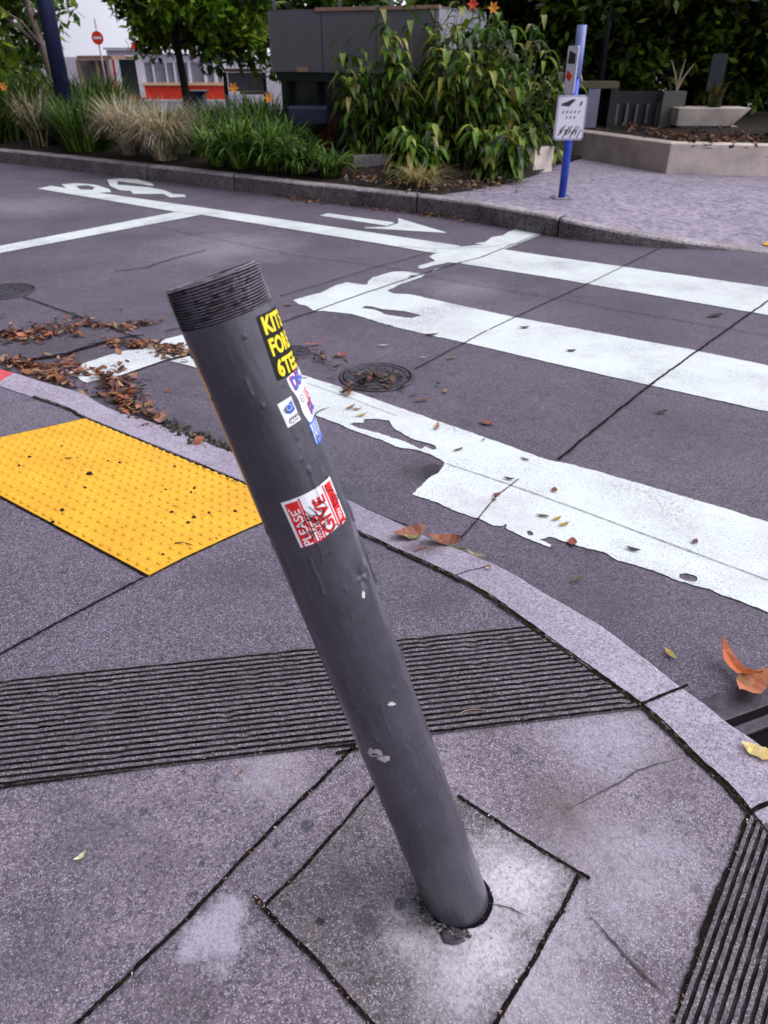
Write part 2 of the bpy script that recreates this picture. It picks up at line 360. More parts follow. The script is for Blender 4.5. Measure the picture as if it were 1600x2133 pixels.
# ---------------------------------------------------------------- ribbons: joints and cracks
def ribbon(name, pts, w, mat, dz=.002, jit=.35, h=None, seed=0, taper=False, step=.006):
    pts = [Vector((p.x, p.y, 0)) for p in pts]; out = []
    for a, b2 in zip(pts, pts[1:]):
        n = max(1, int((b2-a).length/step)); out += [a.lerp(b2, j/n) for j in range(n)]
    out.append(pts[-1]); vs = []
    for i, p in enumerate(out):
        t = (out[min(i+1, len(out)-1)]-out[max(i-1, 0)]).normalized(); nn = Vector((-t.y, t.x, 0))
        k = 1.0
        if taper: k = .25+.75*min(1, i/len(out)*3)*min(1, (len(out)-1-i)/len(out)*3)
        fj = lambda q: 1+jit*(1.2*mnoise.noise(Vector((p.x*32, p.y*32, q)))+1.5*mnoise.noise(Vector((p.x*150, p.y*150, q))))
        o1 = w*.40*k*fj(seed); o2 = w*.40*k*fj(seed+9)
        wv = nn*w*.35*mnoise.noise(Vector((p.x*9, p.y*9, seed+4)))
        for q in (p+wv+nn*o1, p+wv-nn*o2): vs.append((q.x, q.y, (h(q.x, q.y) if h else RZ)+dz))
    m = MB(); m.add(vs, [(2*i, 2*i+2, 2*i+3, 2*i+1) for i in range(len(out)-1)][:] and [(2*i+1, 2*i+3, 2*i+2, 2*i) for i in range(len(out)-1)])
    return struct(m.build(name, mat))
wj = [([(-200, 1478), (0, 1365), (150, 1283), (312, 1199)], .010), ([(120, 2178), (165, 2133), (400, 1905), (560, 1735), (742, 1555)], .011),
      ([(548, 1892), (640, 1800), (790, 1632)], .009), ([(955, 1658), (1060, 1730), (1228, 1834)], .010), ([(1207, 1826), (1130, 1970), (1028, 2140)], .011),
      ([(528, 1868), (548, 1892), (660, 2005), (785, 2145)], .010), ([(700, 1572), (900, 1523), (1100, 1500), (1332, 1472)], .011), ([(-200, 1672), (0, 1642), (300, 1600), (560, 1563), (742, 1553)], .012),
      ([(1562, 1702), (1480, 1920), (1405, 2133), (1390, 2175)], .018)]
for i, (P, w) in enumerate(wj): ribbon('pavement_joint', [at2(*p) for p in P], w, M['joint'], .0045, h=hs, seed=i)
ribbon('pavement_joint', [at2(1330, 1472), at2(1380, 1452), at2(1432, 1431)], .010, M['joint'], .0075, h=hs, seed=31)
ribbon('pavement_joint', [at2(1560, 1697), at2(1640, 1660)], .012, M['joint'], .0075, h=hs, seed=32)
M['crack'] = plain('hairline_crack', (.07, .052, .05), .9, .4, 40)
ribbon('pavement_crack', [at2(*p) for p in [(1430, 1578), (1370, 1592), (1325, 1608), (1290, 1632), (1255, 1650), (1180, 1690)]], .004, M['crack'], .003, h=hs, seed=40, taper=True, jit=.7)
ribbon('pavement_crack', [at2(*p) for p in [(1225, 1905), (1300, 1990), (1400, 2090)]], .006, M['crack'], .003, h=hs, seed=41, taper=True, jit=.7)
ribbon('pavement_crack', [at2(*p) for p in [(1018, 1885), (1060, 1895), (1095, 1912)]], .004, M['crack'], .006, h=hs, seed=42, taper=True, jit=.7)
ribbon('kerb_crack', [at2(*p) for p in [(945, 1204), (975, 1192), (1000, 1187), (1022, 1180)]], .004, M['joint'], .0075, h=hs, seed=43, jit=.6)
ik = [p for p in ki if -1.75 < p.x < .83 and p.y > .6]
ribbon('kerb_joint', ik, .014, M['moss'], .0065, h=hs, seed=50, jit=.6)
ribbon('kerb_joint', [p+Vector((.004, .006, 0)) for p in ik], .007, M['joint'], .0085, h=hs, seed=52, jit=.5)
rj = [([(470, 704), (590, 672), (640, 655), (725, 624), (790, 602), (880, 572), (955, 549), (1000, 538), (1050, 518), (1100, 498), (1145, 480)], .018),
      ([(864, 771), (935, 733), (1015, 690)], .013), ([(1020, 688), (1099, 650), (1240, 585), (1385, 513), (1420, 498)], .014),
      ([(1162, 960), (1240, 895), (1355, 803), (1470, 720), (1600, 628), (1700, 560)], .022),
      ([(50, 620), (150, 655), (260, 695), (330, 722)], .02), ([(300, 468), (430, 495), (615, 533), (800, 557), (890, 577), (1150, 622), (1600, 702), (1700, 720)], .010),
      ([(585, 618), (690, 587), (780, 558), (850, 540), (910, 522)], .012), ([(240, 566), (300, 560), (360, 540), (430, 522)], .02),
      ([(345, 691), (420, 676), (520, 650)], .02), ([(254, 784), (300, 768), (347, 752), (395, 738)], .016),
      ([(730, 1055), (765, 1064), (800, 1080), (850, 1098)], .012), ([(930, 968), (1050, 1008), (1200, 1062), (1380, 1130), (1600, 1212)], .006),
      ([(960, 1125), (1000, 1078), (1035, 1035), (1080, 1000)], .008), ([(830, 514), (900, 520), (1010, 516), (1110, 505)], .009), ([(640, 800), (740, 835), (830, 870)], .004)]
for i, (P, w) in enumerate(rj): ribbon('road_joint', [at(*p, RZ) for p in P], w*.72, M['joint'], .0075, seed=60+i, jit=.45)
# asphalt lip in the left gutter; the dark ribbon is its painted shadow
ribbon('gutter_lip_and_shade', [at(*p, RZ) for p in [(-60, 752), (0, 747), (70, 744), (130, 735), (190, 716), (235, 703), (300, 697)]], .085, M['gutter'], .006, seed=81, taper=True, jit=.3)
ribbon('gutter_lip_and_shade', [at(*p, RZ) for p in [(-60, 757), (0, 752), (75, 749), (135, 741), (195, 722), (240, 708), (300, 700)]], .04, M['joint'], .008, seed=80, taper=True, jit=.3)
# ---------------------------------------------------------------- white markings
def rough_loop(P, amp, step=.02, seed=0):
    out = []
    for a, b2 in zip(P, P[1:]+P[:1]):
        n = max(1, int((b2-a).length/step)); out += [a.lerp(b2, j/n) for j in range(n)]
    return [Vector((p.x+amp*(mnoise.noise(Vector((p.x*18, p.y*18, seed)))+.7*mnoise.noise(Vector((p.x*60, p.y*60, seed)))+.5*mnoise.noise(Vector((p.x*140, p.y*140, seed)))), p.y+amp*(mnoise.noise(Vector((p.x*18, p.y*18, seed+7)))+.7*mnoise.noise(Vector((p.x*60, p.y*60, seed+7)))), p.z)) for p in out]
def marking(name, outers, dz=.004, amp=.006):
    m = MB()
    for qi, (outer, holes) in enumerate(outers):
        loops = [rough_loop([at(*p, RZ+dz) for p in L], amp, .012, qi*3+li) for li, L in enumerate([outer]+holes)]
        tris = tessellate_polygon(loops); flat = [p for L in loops for p in L]
        fs = []
        for t in tris:
            a, b2, c = (flat[i] for i in t)
            fs.append(t if (b2-a).cross(c-a).z > 0 else t[::-1])
        m.add(flat, fs)
    return struct(m.build(name, M['paint']))
def ell(cx, cy, rx, ry, n=14, rot=.2):
    return [(cx+rx*math.cos(t)*math.cos(rot)-ry*math.sin(t)*math.sin(rot), cy+rx*math.cos(t)*math.sin(rot)+ry*math.sin(t)*math.cos(rot)) for t in [2*math.pi*i/n for i in range(n)]]
S3 = [(1080, 476), (1100, 475.6), (1141, 481), (1128, 488), (1050, 519.5), (1140, 533), (1600, 598), (1700, 612), (1700, 672), (1600, 656), (1160, 580), (960, 548.5), (937, 546.5), (900, 553.5), (880, 560), (871, 558), (873, 553), (907, 543.5), (894, 534), (905, 528.5), (918, 524), (945, 516), (985, 511), (1005, 509.5), (988, 507), (1010, 504), (1025, 493.5), (1048, 490), (1058, 483)]
z1 = lambda L: [(560+x/4, 540+y/4) for x, y in L]
S2 = z1([(200, 340), (440, 275), (500, 245), (560, 215), (650, 190), (780, 212), (820, 210), (825, 185), (870, 150), (1030, 103), (1150, 100), (1305, 128), (1270, 150), (1080, 215), (990, 262), (1040, 285), (1170, 290), (1600, 385)])+[(1075, 661), (1435, 727), (1600, 761), (1720, 785), (1720, 890), (1600, 857), (1345, 800), (1275, 785), (975, 715), (892, 697), (835, 684), (775, 667), (735, 654), (687, 649)]+z1([(460, 430), (370, 430), (350, 410), (310, 385), (250, 375)])
S2h = z1([(770, 405), (800, 390), (860, 392), (940, 415), (1120, 430), (1275, 465), (1200, 488), (1140, 488), (960, 455), (890, 420)])
S1 = [(354, 752), (392, 742), (520, 745), (627, 780), (740, 816), (840, 852), (980, 900), (1145, 959), (1200, 969), (1481, 1050), (1600, 1087), (1720, 1125), (1720, 1340), (1600, 1275), (1569, 1262), (1497, 1237), (1475, 1225), (1444, 1219), (1400, 1205), (1369, 1191), (1325, 1177), (1287, 1167), (1259, 1150), (1203, 1136), (1144, 1117), (1123, 1123), (1148, 1135), (1144, 1140), (1125, 1132), (1092, 1119), (1057, 1102), (1054, 1091), (1046, 1095), (1030, 1094), (995, 1080), (962, 1070), (912, 1047), (857, 1029), (895, 995), (912, 985), (927, 966), (922, 960), (892, 945), (872, 938), (825, 930), (797, 917), (757, 904), (735, 896), (700, 880), (660, 866), (600, 845), (500, 800), (399, 762)]
S1h = [(727, 884), (735, 881), (757, 880), (759, 873), (782, 872.5), (810, 876), (817, 887), (835, 902), (855, 912), (880, 920), (905, 927), (911, 934), (902, 937), (885, 930), (877, 935), (865, 930), (842, 919), (805, 907), (780, 900), (757, 894), (742, 889)]
S4 = [(143, 776), (174, 757), (221, 741), (262, 730), (300, 727), (330, 714), (345, 706), (375, 698), (470, 665), (560, 664), (560, 676), (392, 737), (347, 750), (298, 766), (257, 781), (195, 793), (181, 797)]
marking('crosswalk_marking', [(S3, []), (S2, [S2h]), (S1, [S1h, ell(1434, 1203, 20, 8), ell(1104, 1111, 8, 5)]), (S4, [ell(265, 752, 6, 3)]), ([(900, 566), (920, 559), (940, 553), (925, 556), (905, 561)], [])])
marking('lane_line', [([(78, 393), (105, 387), (420, 432), (800, 488), (960, 512), (945, 523), (900, 526.5), (790, 507), (418, 447), (365, 441), (200, 413)], []),
                      ([(365, 441.5), (418, 447.5), (0, 527), (-120, 551), (-120, 534), (0, 512)], [])], .0055, .004)
z6 = lambda L: [(640+x/5, 430+y/5) for x, y in L]
marking('arrow_marking', [(z6([(130, 95), (215, 70), (900, 165), (905, 175), (830, 200), (790, 195)]), []), (z6([(945, 120), (960, 125), (1450, 270), (1440, 275), (600, 225), (600, 217), (830, 210), (950, 175)]), [])], .004, .004)
z5 = lambda L: [(60+x/4, 350+y/4) for x, y in L]
marking('bicycle_marking', [(z5([(270, 135), (400, 125), (560, 140), (670, 175), (690, 200), (560, 207), (420, 198), (330, 178)]), [z5([(390, 150), (480, 143), (550, 158), (530, 182), (430, 178)])]),
                            (z5([(650, 95), (760, 85), (900, 92), (1030, 128), (1040, 150), (900, 130), (740, 108), (740, 138), (1000, 160), (1130, 185), (1200, 215), (1300, 222), (1310, 240), (1180, 245), (1120, 215), (870, 215), (850, 190), (760, 185), (680, 150)]), [])], .004, .004)
# square slab round the bollard
sq = MB(); q4 = [at(548, 1892), at(790, 1632), at(860, 1570), at(1207, 1826), at(1028, 2140), at(780, 2140)]
q4 = [at(548, 1892), at(800, 1622), at(957, 1660), at(1207, 1826), at(1000, 2190), at(825, 2190)]
def grid_quad(m, c, nu, nv, hf, dz):
    vs = []
    for i in range(nu+1):
        for j in range(nv+1):
            p = c[0].lerp(c[1], i/nu).lerp(c[3].lerp(c[2], i/nu), j/nv); vs.append((p.x, p.y, hf(p.x, p.y)+dz))
    m.add(vs, [(i*(nv+1)+j, (i+1)*(nv+1)+j, (i+1)*(nv+1)+j+1, i*(nv+1)+j+1)[::-1] for i in range(nu) for j in range(nv)])
sq.add([(p.x, p.y, .0028) for p in q4], [tuple(range(len(q4)))[::-1]])
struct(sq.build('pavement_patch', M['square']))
# ---------------------------------------------------------------- yellow tactile panel
c1, c2, c3 = at2(180, 872), at2(620, 1053), at2(310, 1200); c4 = c1+(c3-c2)
tm = MB(); NU, NV = 48, 26
ul, vl = (c2-c1).length, (c3-c2).length
def tp(u, v, dz):
    p = c1.lerp(c2, u).lerp(c4.lerp(c3, u), v); return Vector((p.x, p.y, hs(p.x, p.y)+dz))
vs = [tp(i/NU, j/NV, .005) for i in range(NU+1) for j in range(NV+1)]
tm.add(vs, [(i*(NV+1)+j, i*(NV+1)+j+1, (i+1)*(NV+1)+j+1, (i+1)*(NV+1)+j)[::-1] for i in range(NU) for j in range(NV)])
per = [tp(i/NU, 0, 0) for i in range(NU+1)]+[tp(1, j/NV, 0) for j in range(1, NV+1)]+[tp(i/NU, 1, 0) for i in range(NU-1, -1, -1)]+[tp(0, j/NV, 0) for j in range(NV-1, 0, -1)]
vs = [p+Vector((0, 0, .005)) for p in per]+[p-Vector((0, 0, .02)) for p in per]; n = len(per)
tm.add(vs, [(i, (i+1) % n, n+(i+1) % n, n+i) for i in range(n)])
uu, vv = (c2-c1)/ul, (c3-c2)/vl
nd_u, nd_v = int(ul/.046), int(vl/.046)
for a in range(nd_u):
    for b2 in range(nd_v):
        p = tp((a+.5)/nd_u, (b2+.5)/nd_v, .005); rr = (.0125, .0112, .008); zz = (0, .0032, .0058); n = 12
        wear = random.uniform(.75, 1.1)
        vs = [(p.x+r*math.cos(6.2832*k/n), p.y+r*math.sin(6.2832*k/n), p.z+z*wear) for r, z in zip(rr, zz) for k in range(n)]
        fs = [(i*n+k, i*n+(k+1) % n, (i+1)*n+(k+1) % n, (i+1)*n+k) for i in range(2) for k in range(n)]+[tuple(range(2*n, 3*n))]
        tm.add(vs, fs)
tag(tm.build('tactile_paving', M['tactile']), 'yellow tactile paving panel of raised domes set in the kerb ramp', 'tactile paving')
ribbon('pavement_joint', [c1, c2], .012, M['joint'], .003, h=hs, seed=101)
ribbon('pavement_joint', [c1+(c1-c2).normalized()*0+uu*-.004, c4+uu*-.004], .009, M['joint'], .003, h=hs, seed=102)
ribbon('pavement_joint', [c3-uu*0+vv*.004, c4+vv*.004], .009, M['joint'], .003, h=hs, seed=103)
ribbon('pavement_joint', [c2+uu*.004, c3+uu*.004], .009, M['joint'], .003, h=hs, seed=104)
# second yellow panel on the far corner, right
t2 = MB(); base = at(1587, 512, RZ+.02); ud = Vector((.72, -.69, 0)); vd = Vector((.69, .72, 0))
for i in range(21):
    for j in range(11):
        p = base+ud*(i*.06)+vd*(j*.06); t2.v.append((p.x, p.y, hp(p.x, p.y)+.012))
t2.f += [[i*11+j, (i+1)*11+j, (i+1)*11+j+1, i*11+j+1] for i in range(20) for j in range(10)]; t2.m += [0]*200; t2.c += [None]*200
for i in range(20):
    for j in range(10):
        p = base+ud*(i*.06+.03)+vd*(j*.06+.03); z = hp(p.x, p.y)+.012; n = 6
        vs = [(p.x+r*math.cos(6.2832*k/n), p.y+r*math.sin(6.2832*k/n), z+h_) for r, h_ in ((.013, 0), (.009, .005)) for k in range(n)]
        t2.add(vs, [(k, (k+1) % n, n+(k+1) % n, n+k) for k in range(n)]+[tuple(range(n, 2*n))])
tag(t2.build('tactile_paving', M['tactile']), 'yellow tactile paving just entering the frame at the far kerb ramp', 'tactile paving')
# ---------------------------------------------------------------- the leaning bollard
BASE = Vector((.1404, .8248, 0)); AX = Vector((-.2912, .0913, .9523)).normalized(); RB, LB_ = .0611, 1.2187
toc = (CAM-BASE); toc -= AX*toc.dot(AX); EC = toc.normalized(); ER = AX.cross(EC)
def cyl(px, py):                                    # pixel -> (arc length, height) on the pipe
    d = ray(px, py).normalized(); w = CAM-BASE
    dp = d-AX*d.dot(AX); wp = w-AX*w.dot(AX)
    a, b2, c = dp.dot(dp), 2*dp.dot(wp), wp.dot(wp)-RB*RB; D = b2*b2-4*a*c
    t = (-b2-math.sqrt(max(D, 0)))/(2*a); p = w+d*t
    return RB*math.atan2(p.dot(ER), p.dot(EC)), p.dot(AX)
bol = thing('bollard', 'dark grey steel pipe bollard leaning over beside the crosswalk, threaded top and stickers', 'bollard')
rot = Matrix((EC, ER, AX)).transposed().to_4x4(); bol.matrix_world = Matrix.Translation(BASE)@rot
TH0 = cyl(380, 690)[1]; TH1 = LB_
drips = []
for i in range(120):
    L = random.choice([.003, .004, .006, .008, .02, .05]); drips.append((random.uniform(-1.5, 1.6)*RB, random.uniform(.12, TH0-.02), L*random.uniform(.7, 1.3), random.uniform(.0010, .0022), random.uniform(.0004, .0012)))
for p, L in [((660, 1200), .06), ((655, 1010), .05), ((735, 1450), .06), ((775, 1520), .05), ((770, 1165), .08), ((845, 1385), .05), ((700, 760), .09), ((640, 1225), .03), ((760, 1095), .09), ((778, 1180), .10), ((727, 1030), .08)]:
    u, v = cyl(*p); drips.append((u, v, L, .0022, .0016))
dent_u, dent_v = cyl(757, 1200)
def pipe_r(u, v):
    r = RB+.0006*mnoise.noise(Vector((u*30, v*3, 0)))+.00035*mnoise.noise(Vector((u*150, v*30, 3)))
    for du, dv, L, w, h_ in drips:
        a = abs(u-du-.25*w*math.sin(v*160))
        if a < 3*w and abs(v-dv) < L*.5+3*w:
            e = max(0, abs(v-dv)-L*.5)/w; bulb = 1+.8*math.exp(-((v-dv+L*.5)/(w*1.5))**2); r += 1.15*h_*bulb*math.exp(-(a/w)**2-e*e)
    q = math.hypot((u-dent_u), (v-dent_v)*.75)
    if q < .05: r -= .0035*math.exp(-(q/.014)**2)*(1+.9*math.cos(3*math.atan2(v-dent_v, u-dent_u)))
    return r
def steel_paint():
    m, nt, b = new_mat('grey_bollard_paint'); k = NB(nt)
    c = k.mix(k.ramp(k.noise(7, 6, .6), .3, .7), (.034, .032, .043), (.080, .074, .097))
    st = k.n('ShaderNodeMapping'); st.inputs['Scale'].default_value = (70, 70, 5); k.l(k.co, st.inputs['Vector'])
    c = k.mix(k.ramp(k.noise(1, 5, .7, st.outputs[0]), .55, .75, 0, .4), c, (.028, .026, .033))
    c = k.mix(k.ramp(k.noise(95, 4, .75), .73, .77, 0, .7), c, (.33, .30, .34))
    sc = k.n('ShaderNodeMapping'); sc.inputs['Scale'].default_value = (30, 30, 90); k.l(k.co, sc.inputs['Vector'])
    c = k.mix(k.ramp(k.noise(1, 3, .6, sc.outputs[0]), .66, .7, 0, .5), c, (.018, .016, .02))
    k.l(c, b.inputs['Base Color']); b.inputs['Specular IOR Level'].default_value = .5
    k.l(k.ramp(k.noise(12, 4), .3, .7, .24, .42), b.inputs['Roughness'])
    b.inputs['Coat Weight'].default_value = .35; b.inputs['Coat Roughness'].default_value = .18
    c2 = k.n('ShaderNodeMapping'); c2.inputs['Scale'].default_value = (45, 45, 12); c2.inputs['Rotation'].default_value = (.3, .5, .2); k.l(k.co, c2.inputs['Vector'])
    c = k.mix(k.ramp(k.noise(1, 6, .85, c2.outputs[0]), .66, .72, 0, .55), c, (.16, .145, .17)); k.l(c, b.inputs['Base Color'])
    k.bump(k.noise(1, 6, .6, st.outputs[0]), .35, .004, b); return m
M['steel'] = steel_paint()
pm = MB(); NT, NS = 190, 620; V0 = -.14
for j in range(NS+1):
    v = V0+(TH0-V0)*j/NS
    for i in range(NT):
        th = -math.pi+2*math.pi*i/NT; r = pipe_r(th*RB, v); pm.v.append((r*math.cos(th), r*math.sin(th), v))
for j in range(NS):
    for i in range(NT):
        pm.f.append([j*NT+i, j*NT+(i+1) % NT, (j+1)*NT+(i+1) % NT, (j+1)*NT+i])
pm.m = [0]*len(pm.f); pm.c = [None]*len(pm.f)
body = pm.build('pipe', M['steel'], bol, smooth=True)
def thread_mat():
    m, nt, b = new_mat('painted_thread'); k = NB(nt)
    c = k.mix(k.ramp(k.noise(20, 5), .3, .7), (.12, .105, .13), (.21, .185, .225))
    st = k.n('ShaderNodeMapping'); st.inputs['Scale'].default_value = (60, 60, 220); k.l(k.co, st.inputs['Vector'])
    c = k.mix(k.ramp(k.noise(1, 4, .7, st.outputs[0]), .54, .62, 0, .9), c, (.012, .010, .012))
    c = k.mix(k.ramp(k.noise(160, 3, .7), .68, .74, 0, .6), c, (.42, .38, .40))
    k.l(c, b.inputs['Base Color']); b.inputs['Roughness'].default_value = .5; k.bump(k.noise(150, 4), .6, .002, b); return m
M['thread'] = thread_mat()
th_ = MB(); nr = 14; pit = (TH1-TH0)/nr; NTT = 128; sub = 6
for j in range(nr*sub+1):
    v = TH0+(TH1-TH0)*j/(nr*sub)
    for i in range(NTT):
        a = -math.pi+2*math.pi*i/NTT; ph = ((v-TH0)/pit+a/(2*math.pi)) % 1.0
        tri = 1-abs(2*ph-1); r = RB-.0034+.0040*tri+.0004*mnoise.noise(Vector((a*3, v*300, 1)))
        if tri > .5: r -= .0011*max(0, mnoise.noise(Vector((a*14, v*190, 4.5)))-.12)*2.2
        th_.v.append((r*math.cos(a), r*math.sin(a), v+.052*r*math.cos(a)*((v-TH0)/(TH1-TH0))**2))
for j in range(nr*sub):
    for i in range(NTT): th_.f.append([j*NTT+i, j*NTT+(i+1) % NTT, (j+1)*NTT+(i+1) % NTT, (j+1)*NTT+i])
th_.m = [1 if ((j+.5)/sub+(i+.5)/NTT-.5) % 1.0 < .17 or ((j+.5)/sub+(i+.5)/NTT-.5) % 1.0 > .83 else 0 for j in range(nr*sub) for i in range(NTT)]; th_.c = [None]*len(th_.f)  # valley faces take the black material: shade painted between the threads
vs = []; fs = []
for r, v in ((RB-.0026, TH1), (RB-.0040, TH1+.0016), (RB-.0072, TH1+.0012), (RB-.0076, TH1-.004), (RB-.0076, TH1-.25)):
    for i in range(NTT): a = 2*math.pi*i/NTT-math.pi; vs.append((r*math.cos(a), r*math.sin(a), v+.052*r*math.cos(a)+.0008*mnoise.noise(Vector((a*6, r, 0)))))
for j in range(4):
    for i in range(NTT): fs.append((j*NTT+i, j*NTT+(i+1) % NTT, (j+1)*NTT+(i+1) % NTT, (j+1)*NTT+i))
th_.add(vs, fs); th_.build('threaded_collar', [M['thread'], M['dark']], bol)
# stickers: flat sheets wrapped round the pipe
def wrap(m, v2, faces, mi, u0, v0, du, dv, w):
    vs = []
    for x, y in v2:
        u = u0+du[0]*x+dv[0]*y; v = v0+du[1]*x+dv[1]*y; th = u/RB; r = pipe_r(u, v)+w
        vs.append((r*math.cos(th), r*math.sin(th), v))
    m.add(vs, faces, mi)
def sheet(m, x0, y0, x1, y1, mi, fr, w, wavy=None):
    nx = max(2, int((x1-x0)/.003)); ny = max(2, int((y1-y0)/.003))
    v2 = []
    for i in range(nx+1):
        for j in range(ny+1):
            x, y = x0+(x1-x0)*i/nx, y0+(y1-y0)*j/ny
            if wavy: x, y = wavy(x, y)
            v2.append((x, y))
    wrap(m, v2, [(i*(ny+1)+j, (i+1)*(ny+1)+j, (i+1)*(ny+1)+j+1, i*(ny+1)+j+1) for i in range(nx) for j in range(ny)], mi, *fr, w)
def stroke(m, pts, wd, mi, fr, w):
    pts = [Vector(p) for p in pts]; out = []
    for a, b2 in zip(pts, pts[1:]):
        n = max(1, int((b2-a).length/.002)); out += [a.lerp(b2, j/n) for j in range(n)]
    out.append(pts[-1]); v2 = []
    for i, p in enumerate(out):
        t = (out[min(i+1, len(out)-1)]-out[max(i-1, 0)]).normalized(); nn = Vector((-t.y, t.x))*wd/2
        v2 += [tuple(p+nn), tuple(p-nn)]
    wrap(m, v2, [(2*i+1, 2*i+3, 2*i+2, 2*i) for i in range(len(out)-1)], mi, *fr, w)
def text_geo(s, width, height, bold=0.0, sx=1.):
    cu = bpy.data.curves.new('t', 'FONT'); cu.body = s; cu.size = 1; cu.offset = bold; cu.resolution_u = 4
    o = bpy.data.objects.new('t', cu); C.objects.link(o); dg = bpy.context.evaluated_depsgraph_get(); dg.update()
    me = bpy.data.meshes.new_from_object(o.evaluated_get(dg)); bpy.data.objects.remove(o); bpy.data.curves.remove(cu)
    bm = bmesh.new(); bm.from_mesh(me); bpy.data.meshes.remove(me)
    xs = [v.co.x for v in bm.verts]; yv = [v.co.y for v in bm.verts]; x0, x1, y0, y1 = min(xs), max(xs), min(yv), max(yv)
    for v in bm.verts: v.co = Vector(((v.co.x-x0)/(x1-x0)*width, (v.co.y-y0)/(y1-y0)*height, 0))
    bmesh.ops.triangulate(bm, faces=bm.faces[:])
    for _ in range(5):
        es = [e for e in bm.edges if e.calc_length() > .004]
        if not es: break
        bmesh.ops.subdivide_edges(bm, edges=es, cuts=1); bmesh.ops.triangulate(bm, faces=bm.faces[:])
    bm.verts.index_update(); v2 = [(v.co.x, v.co.y) for v in bm.verts]; fs = [[v.index for v in f.verts] for f in bm.faces]; bm.free()
    out = []
    for f in fs:
        a, b2, c = (Vector(v2[i]) for i in f[:3]); out.append(f if (b2-a).cross(c-a) > 0 else f[::-1])
    return v2, out
def text(m, s, x, y, w, h_, mi, fr, off, bold=.02, r90=False):
    v2, fs = text_geo(s, w, h_, bold)
    if r90: v2 = [(x-b2, y+a) for a, b2 in v2]
    else: v2 = [(x+a, y+b2) for a, b2 in v2]
    wrap(m, v2, fs, mi, *fr, off)
gl = lambda n, c: plain(n, c, .5, .06, 40, spec=.25)
K_, Y_, WH_, RD_, BL_ = gl('sticker_black', (.004, .004, .004)), gl('sticker_yellow', (.86, .70, .03)), gl('sticker_white', (.80, .82, .84)), gl('sticker_red', (.66, .02, .025)), gl('sticker_blue', (.04, .13, .50))
SM = [K_, Y_, WH_, RD_, BL_]
def frame(tl, bl):                                   # sticker frame: origin at its top-left corner, x across, y down->up along the pipe
    (ua, va), (ub, vb) = cyl(*tl), cyl(*bl); L = math.hypot(ub-ua, vb-va); dv = ((ua-ub)/L, (va-vb)/L); du = (dv[1], -dv[0])
    return (ua, va, du, dv), L
fr, L = frame((533, 660), (578, 794)); Wd = .060; m = MB()
sheet(m, 0, -L, Wd, 0, 0, fr, .0008)
rh = L/3
for i, s in enumerate(('KITS', 'FORE', '6TEE')):
    text(m, s, .005, -rh*(i+1)+rh*.09, .049, rh*.82, 1, fr, .0014, .035)
    if i: sheet(m, .002, -rh*i-.0004, Wd-.002, -rh*i+.0004, 1 if False else 0, fr, .0012)
o = m.build('sticker', SM, bol); o['label'] = 'black sticker with big yellow letters below the thread'
fr, L = frame((597, 789), (645, 884)); m = MB()
wv = lambda x, y: (x+.0016*math.sin(y*150)*(1 if x < .004 else .2), y)
sheet(m, 0, -L, .055, -.0, 2, fr, .0006, wv)
text(m, 'DEC', .0045, -.022, .036, .019, 4, fr, .0011, .05); text(m, 'DEC', .003, -.020, .036, .019, 3, fr, .0009, .03)
for i in range(5): stroke(m, [(.021+i*.004+.002*math.sin(i+t), -.03-t*.008) for t in range(5)], .0012, 3, fr, .0012)
stroke(m, [(.010+.0045*math.cos(t*.6), -.036+.005*math.sin(t*.6)) for t in range(12)], .0009, 0, fr, .0012)
stroke(m, [(.008, -.036), (.0115, -.0365)], .001, 0, fr, .0012)
text(m, 'DE', .016, -L+.004, .024, .017, 4, fr, .0011, .05); text(m, 'DE', .0145, -L+.006, .024, .017, 3, fr, .0009, .02)
o = m.build('sticker', SM, bol); o['label'] = 'white sticker with red and blue letters on the pipe edge'
fr, L = frame((577, 842), (599, 891)); m = MB()
sheet(m, 0, -L, .0225, 0, 2, fr, .0010)
bl = [(.006, -.016), (.006, -.010), (.010, -.006), (.015, -.004), (.020, -.006), (.0215, -.013), (.020, -.019), (.014, -.020), (.009, -.019)]
for y in range(9): stroke(m, [(.0085-.002*math.sin(y*1.3), -.008-y*.0014), (.0205, -.006-y*.0014)], .0016, 4, fr, .0013)
stroke(m, [(.004, -.012), (.009, -.0105), (.008, -.014), (.005, -.015)], .002, 0, fr, .0014)
stroke(m, [(.013+.004*math.cos(t*.55), -.011+.004*math.sin(t*.55)) for t in range(12)], .0008, 2, fr, .0016)
for q in range(4): stroke(m, [(.007+q*.004, -.024), (.0085+q*.004, -.0285), (.010+q*.004, -.0235)], .0009, 0, fr, .0014)
stroke(m, [(.006, -.026), (.005, -.030), (.010, -.0315), (.020, -.0295)], .0011, 0, fr, .0014)
o = m.build('sticker', SM, bol); o['label'] = 'small white sticker with a blue doodle'
fr, L = frame((642, 884), (661, 930)); m = MB()
wv = lambda x, y: (x+.0012*math.sin(y*310), y+.0012*math.sin(x*420))
sheet(m, 0, -L*.98, .034, 0, 4, fr, .0007, wv)
for i in range(13): stroke(m, [(.002+i*.0024+.0012*math.sin(i*2.1+t*1.1), -.002-t*.0056) for t in range(random.randint(4, 6))], random.uniform(.0006, .0013), 2, fr, .0011)
stroke(m, [(.007, -.024), (.011, -.022), (.010, -.027)], .002, 0, fr, .0012)
o = m.build('sticker', SM, bol); o['label'] = 'torn blue and white streaked sticker'
fr, L = frame((585, 1047), (627, 1141)); Wd = cyl(688, 998)[0]-cyl(585, 1047)[0]; m = MB()
tear = lambda x, y: (x, y+(.006*x/Wd if y < -L*.9 else 0)+.0)
sheet(m, 0, -L, Wd, 0, 2, fr, .0008, tear)
q = Wd/.70
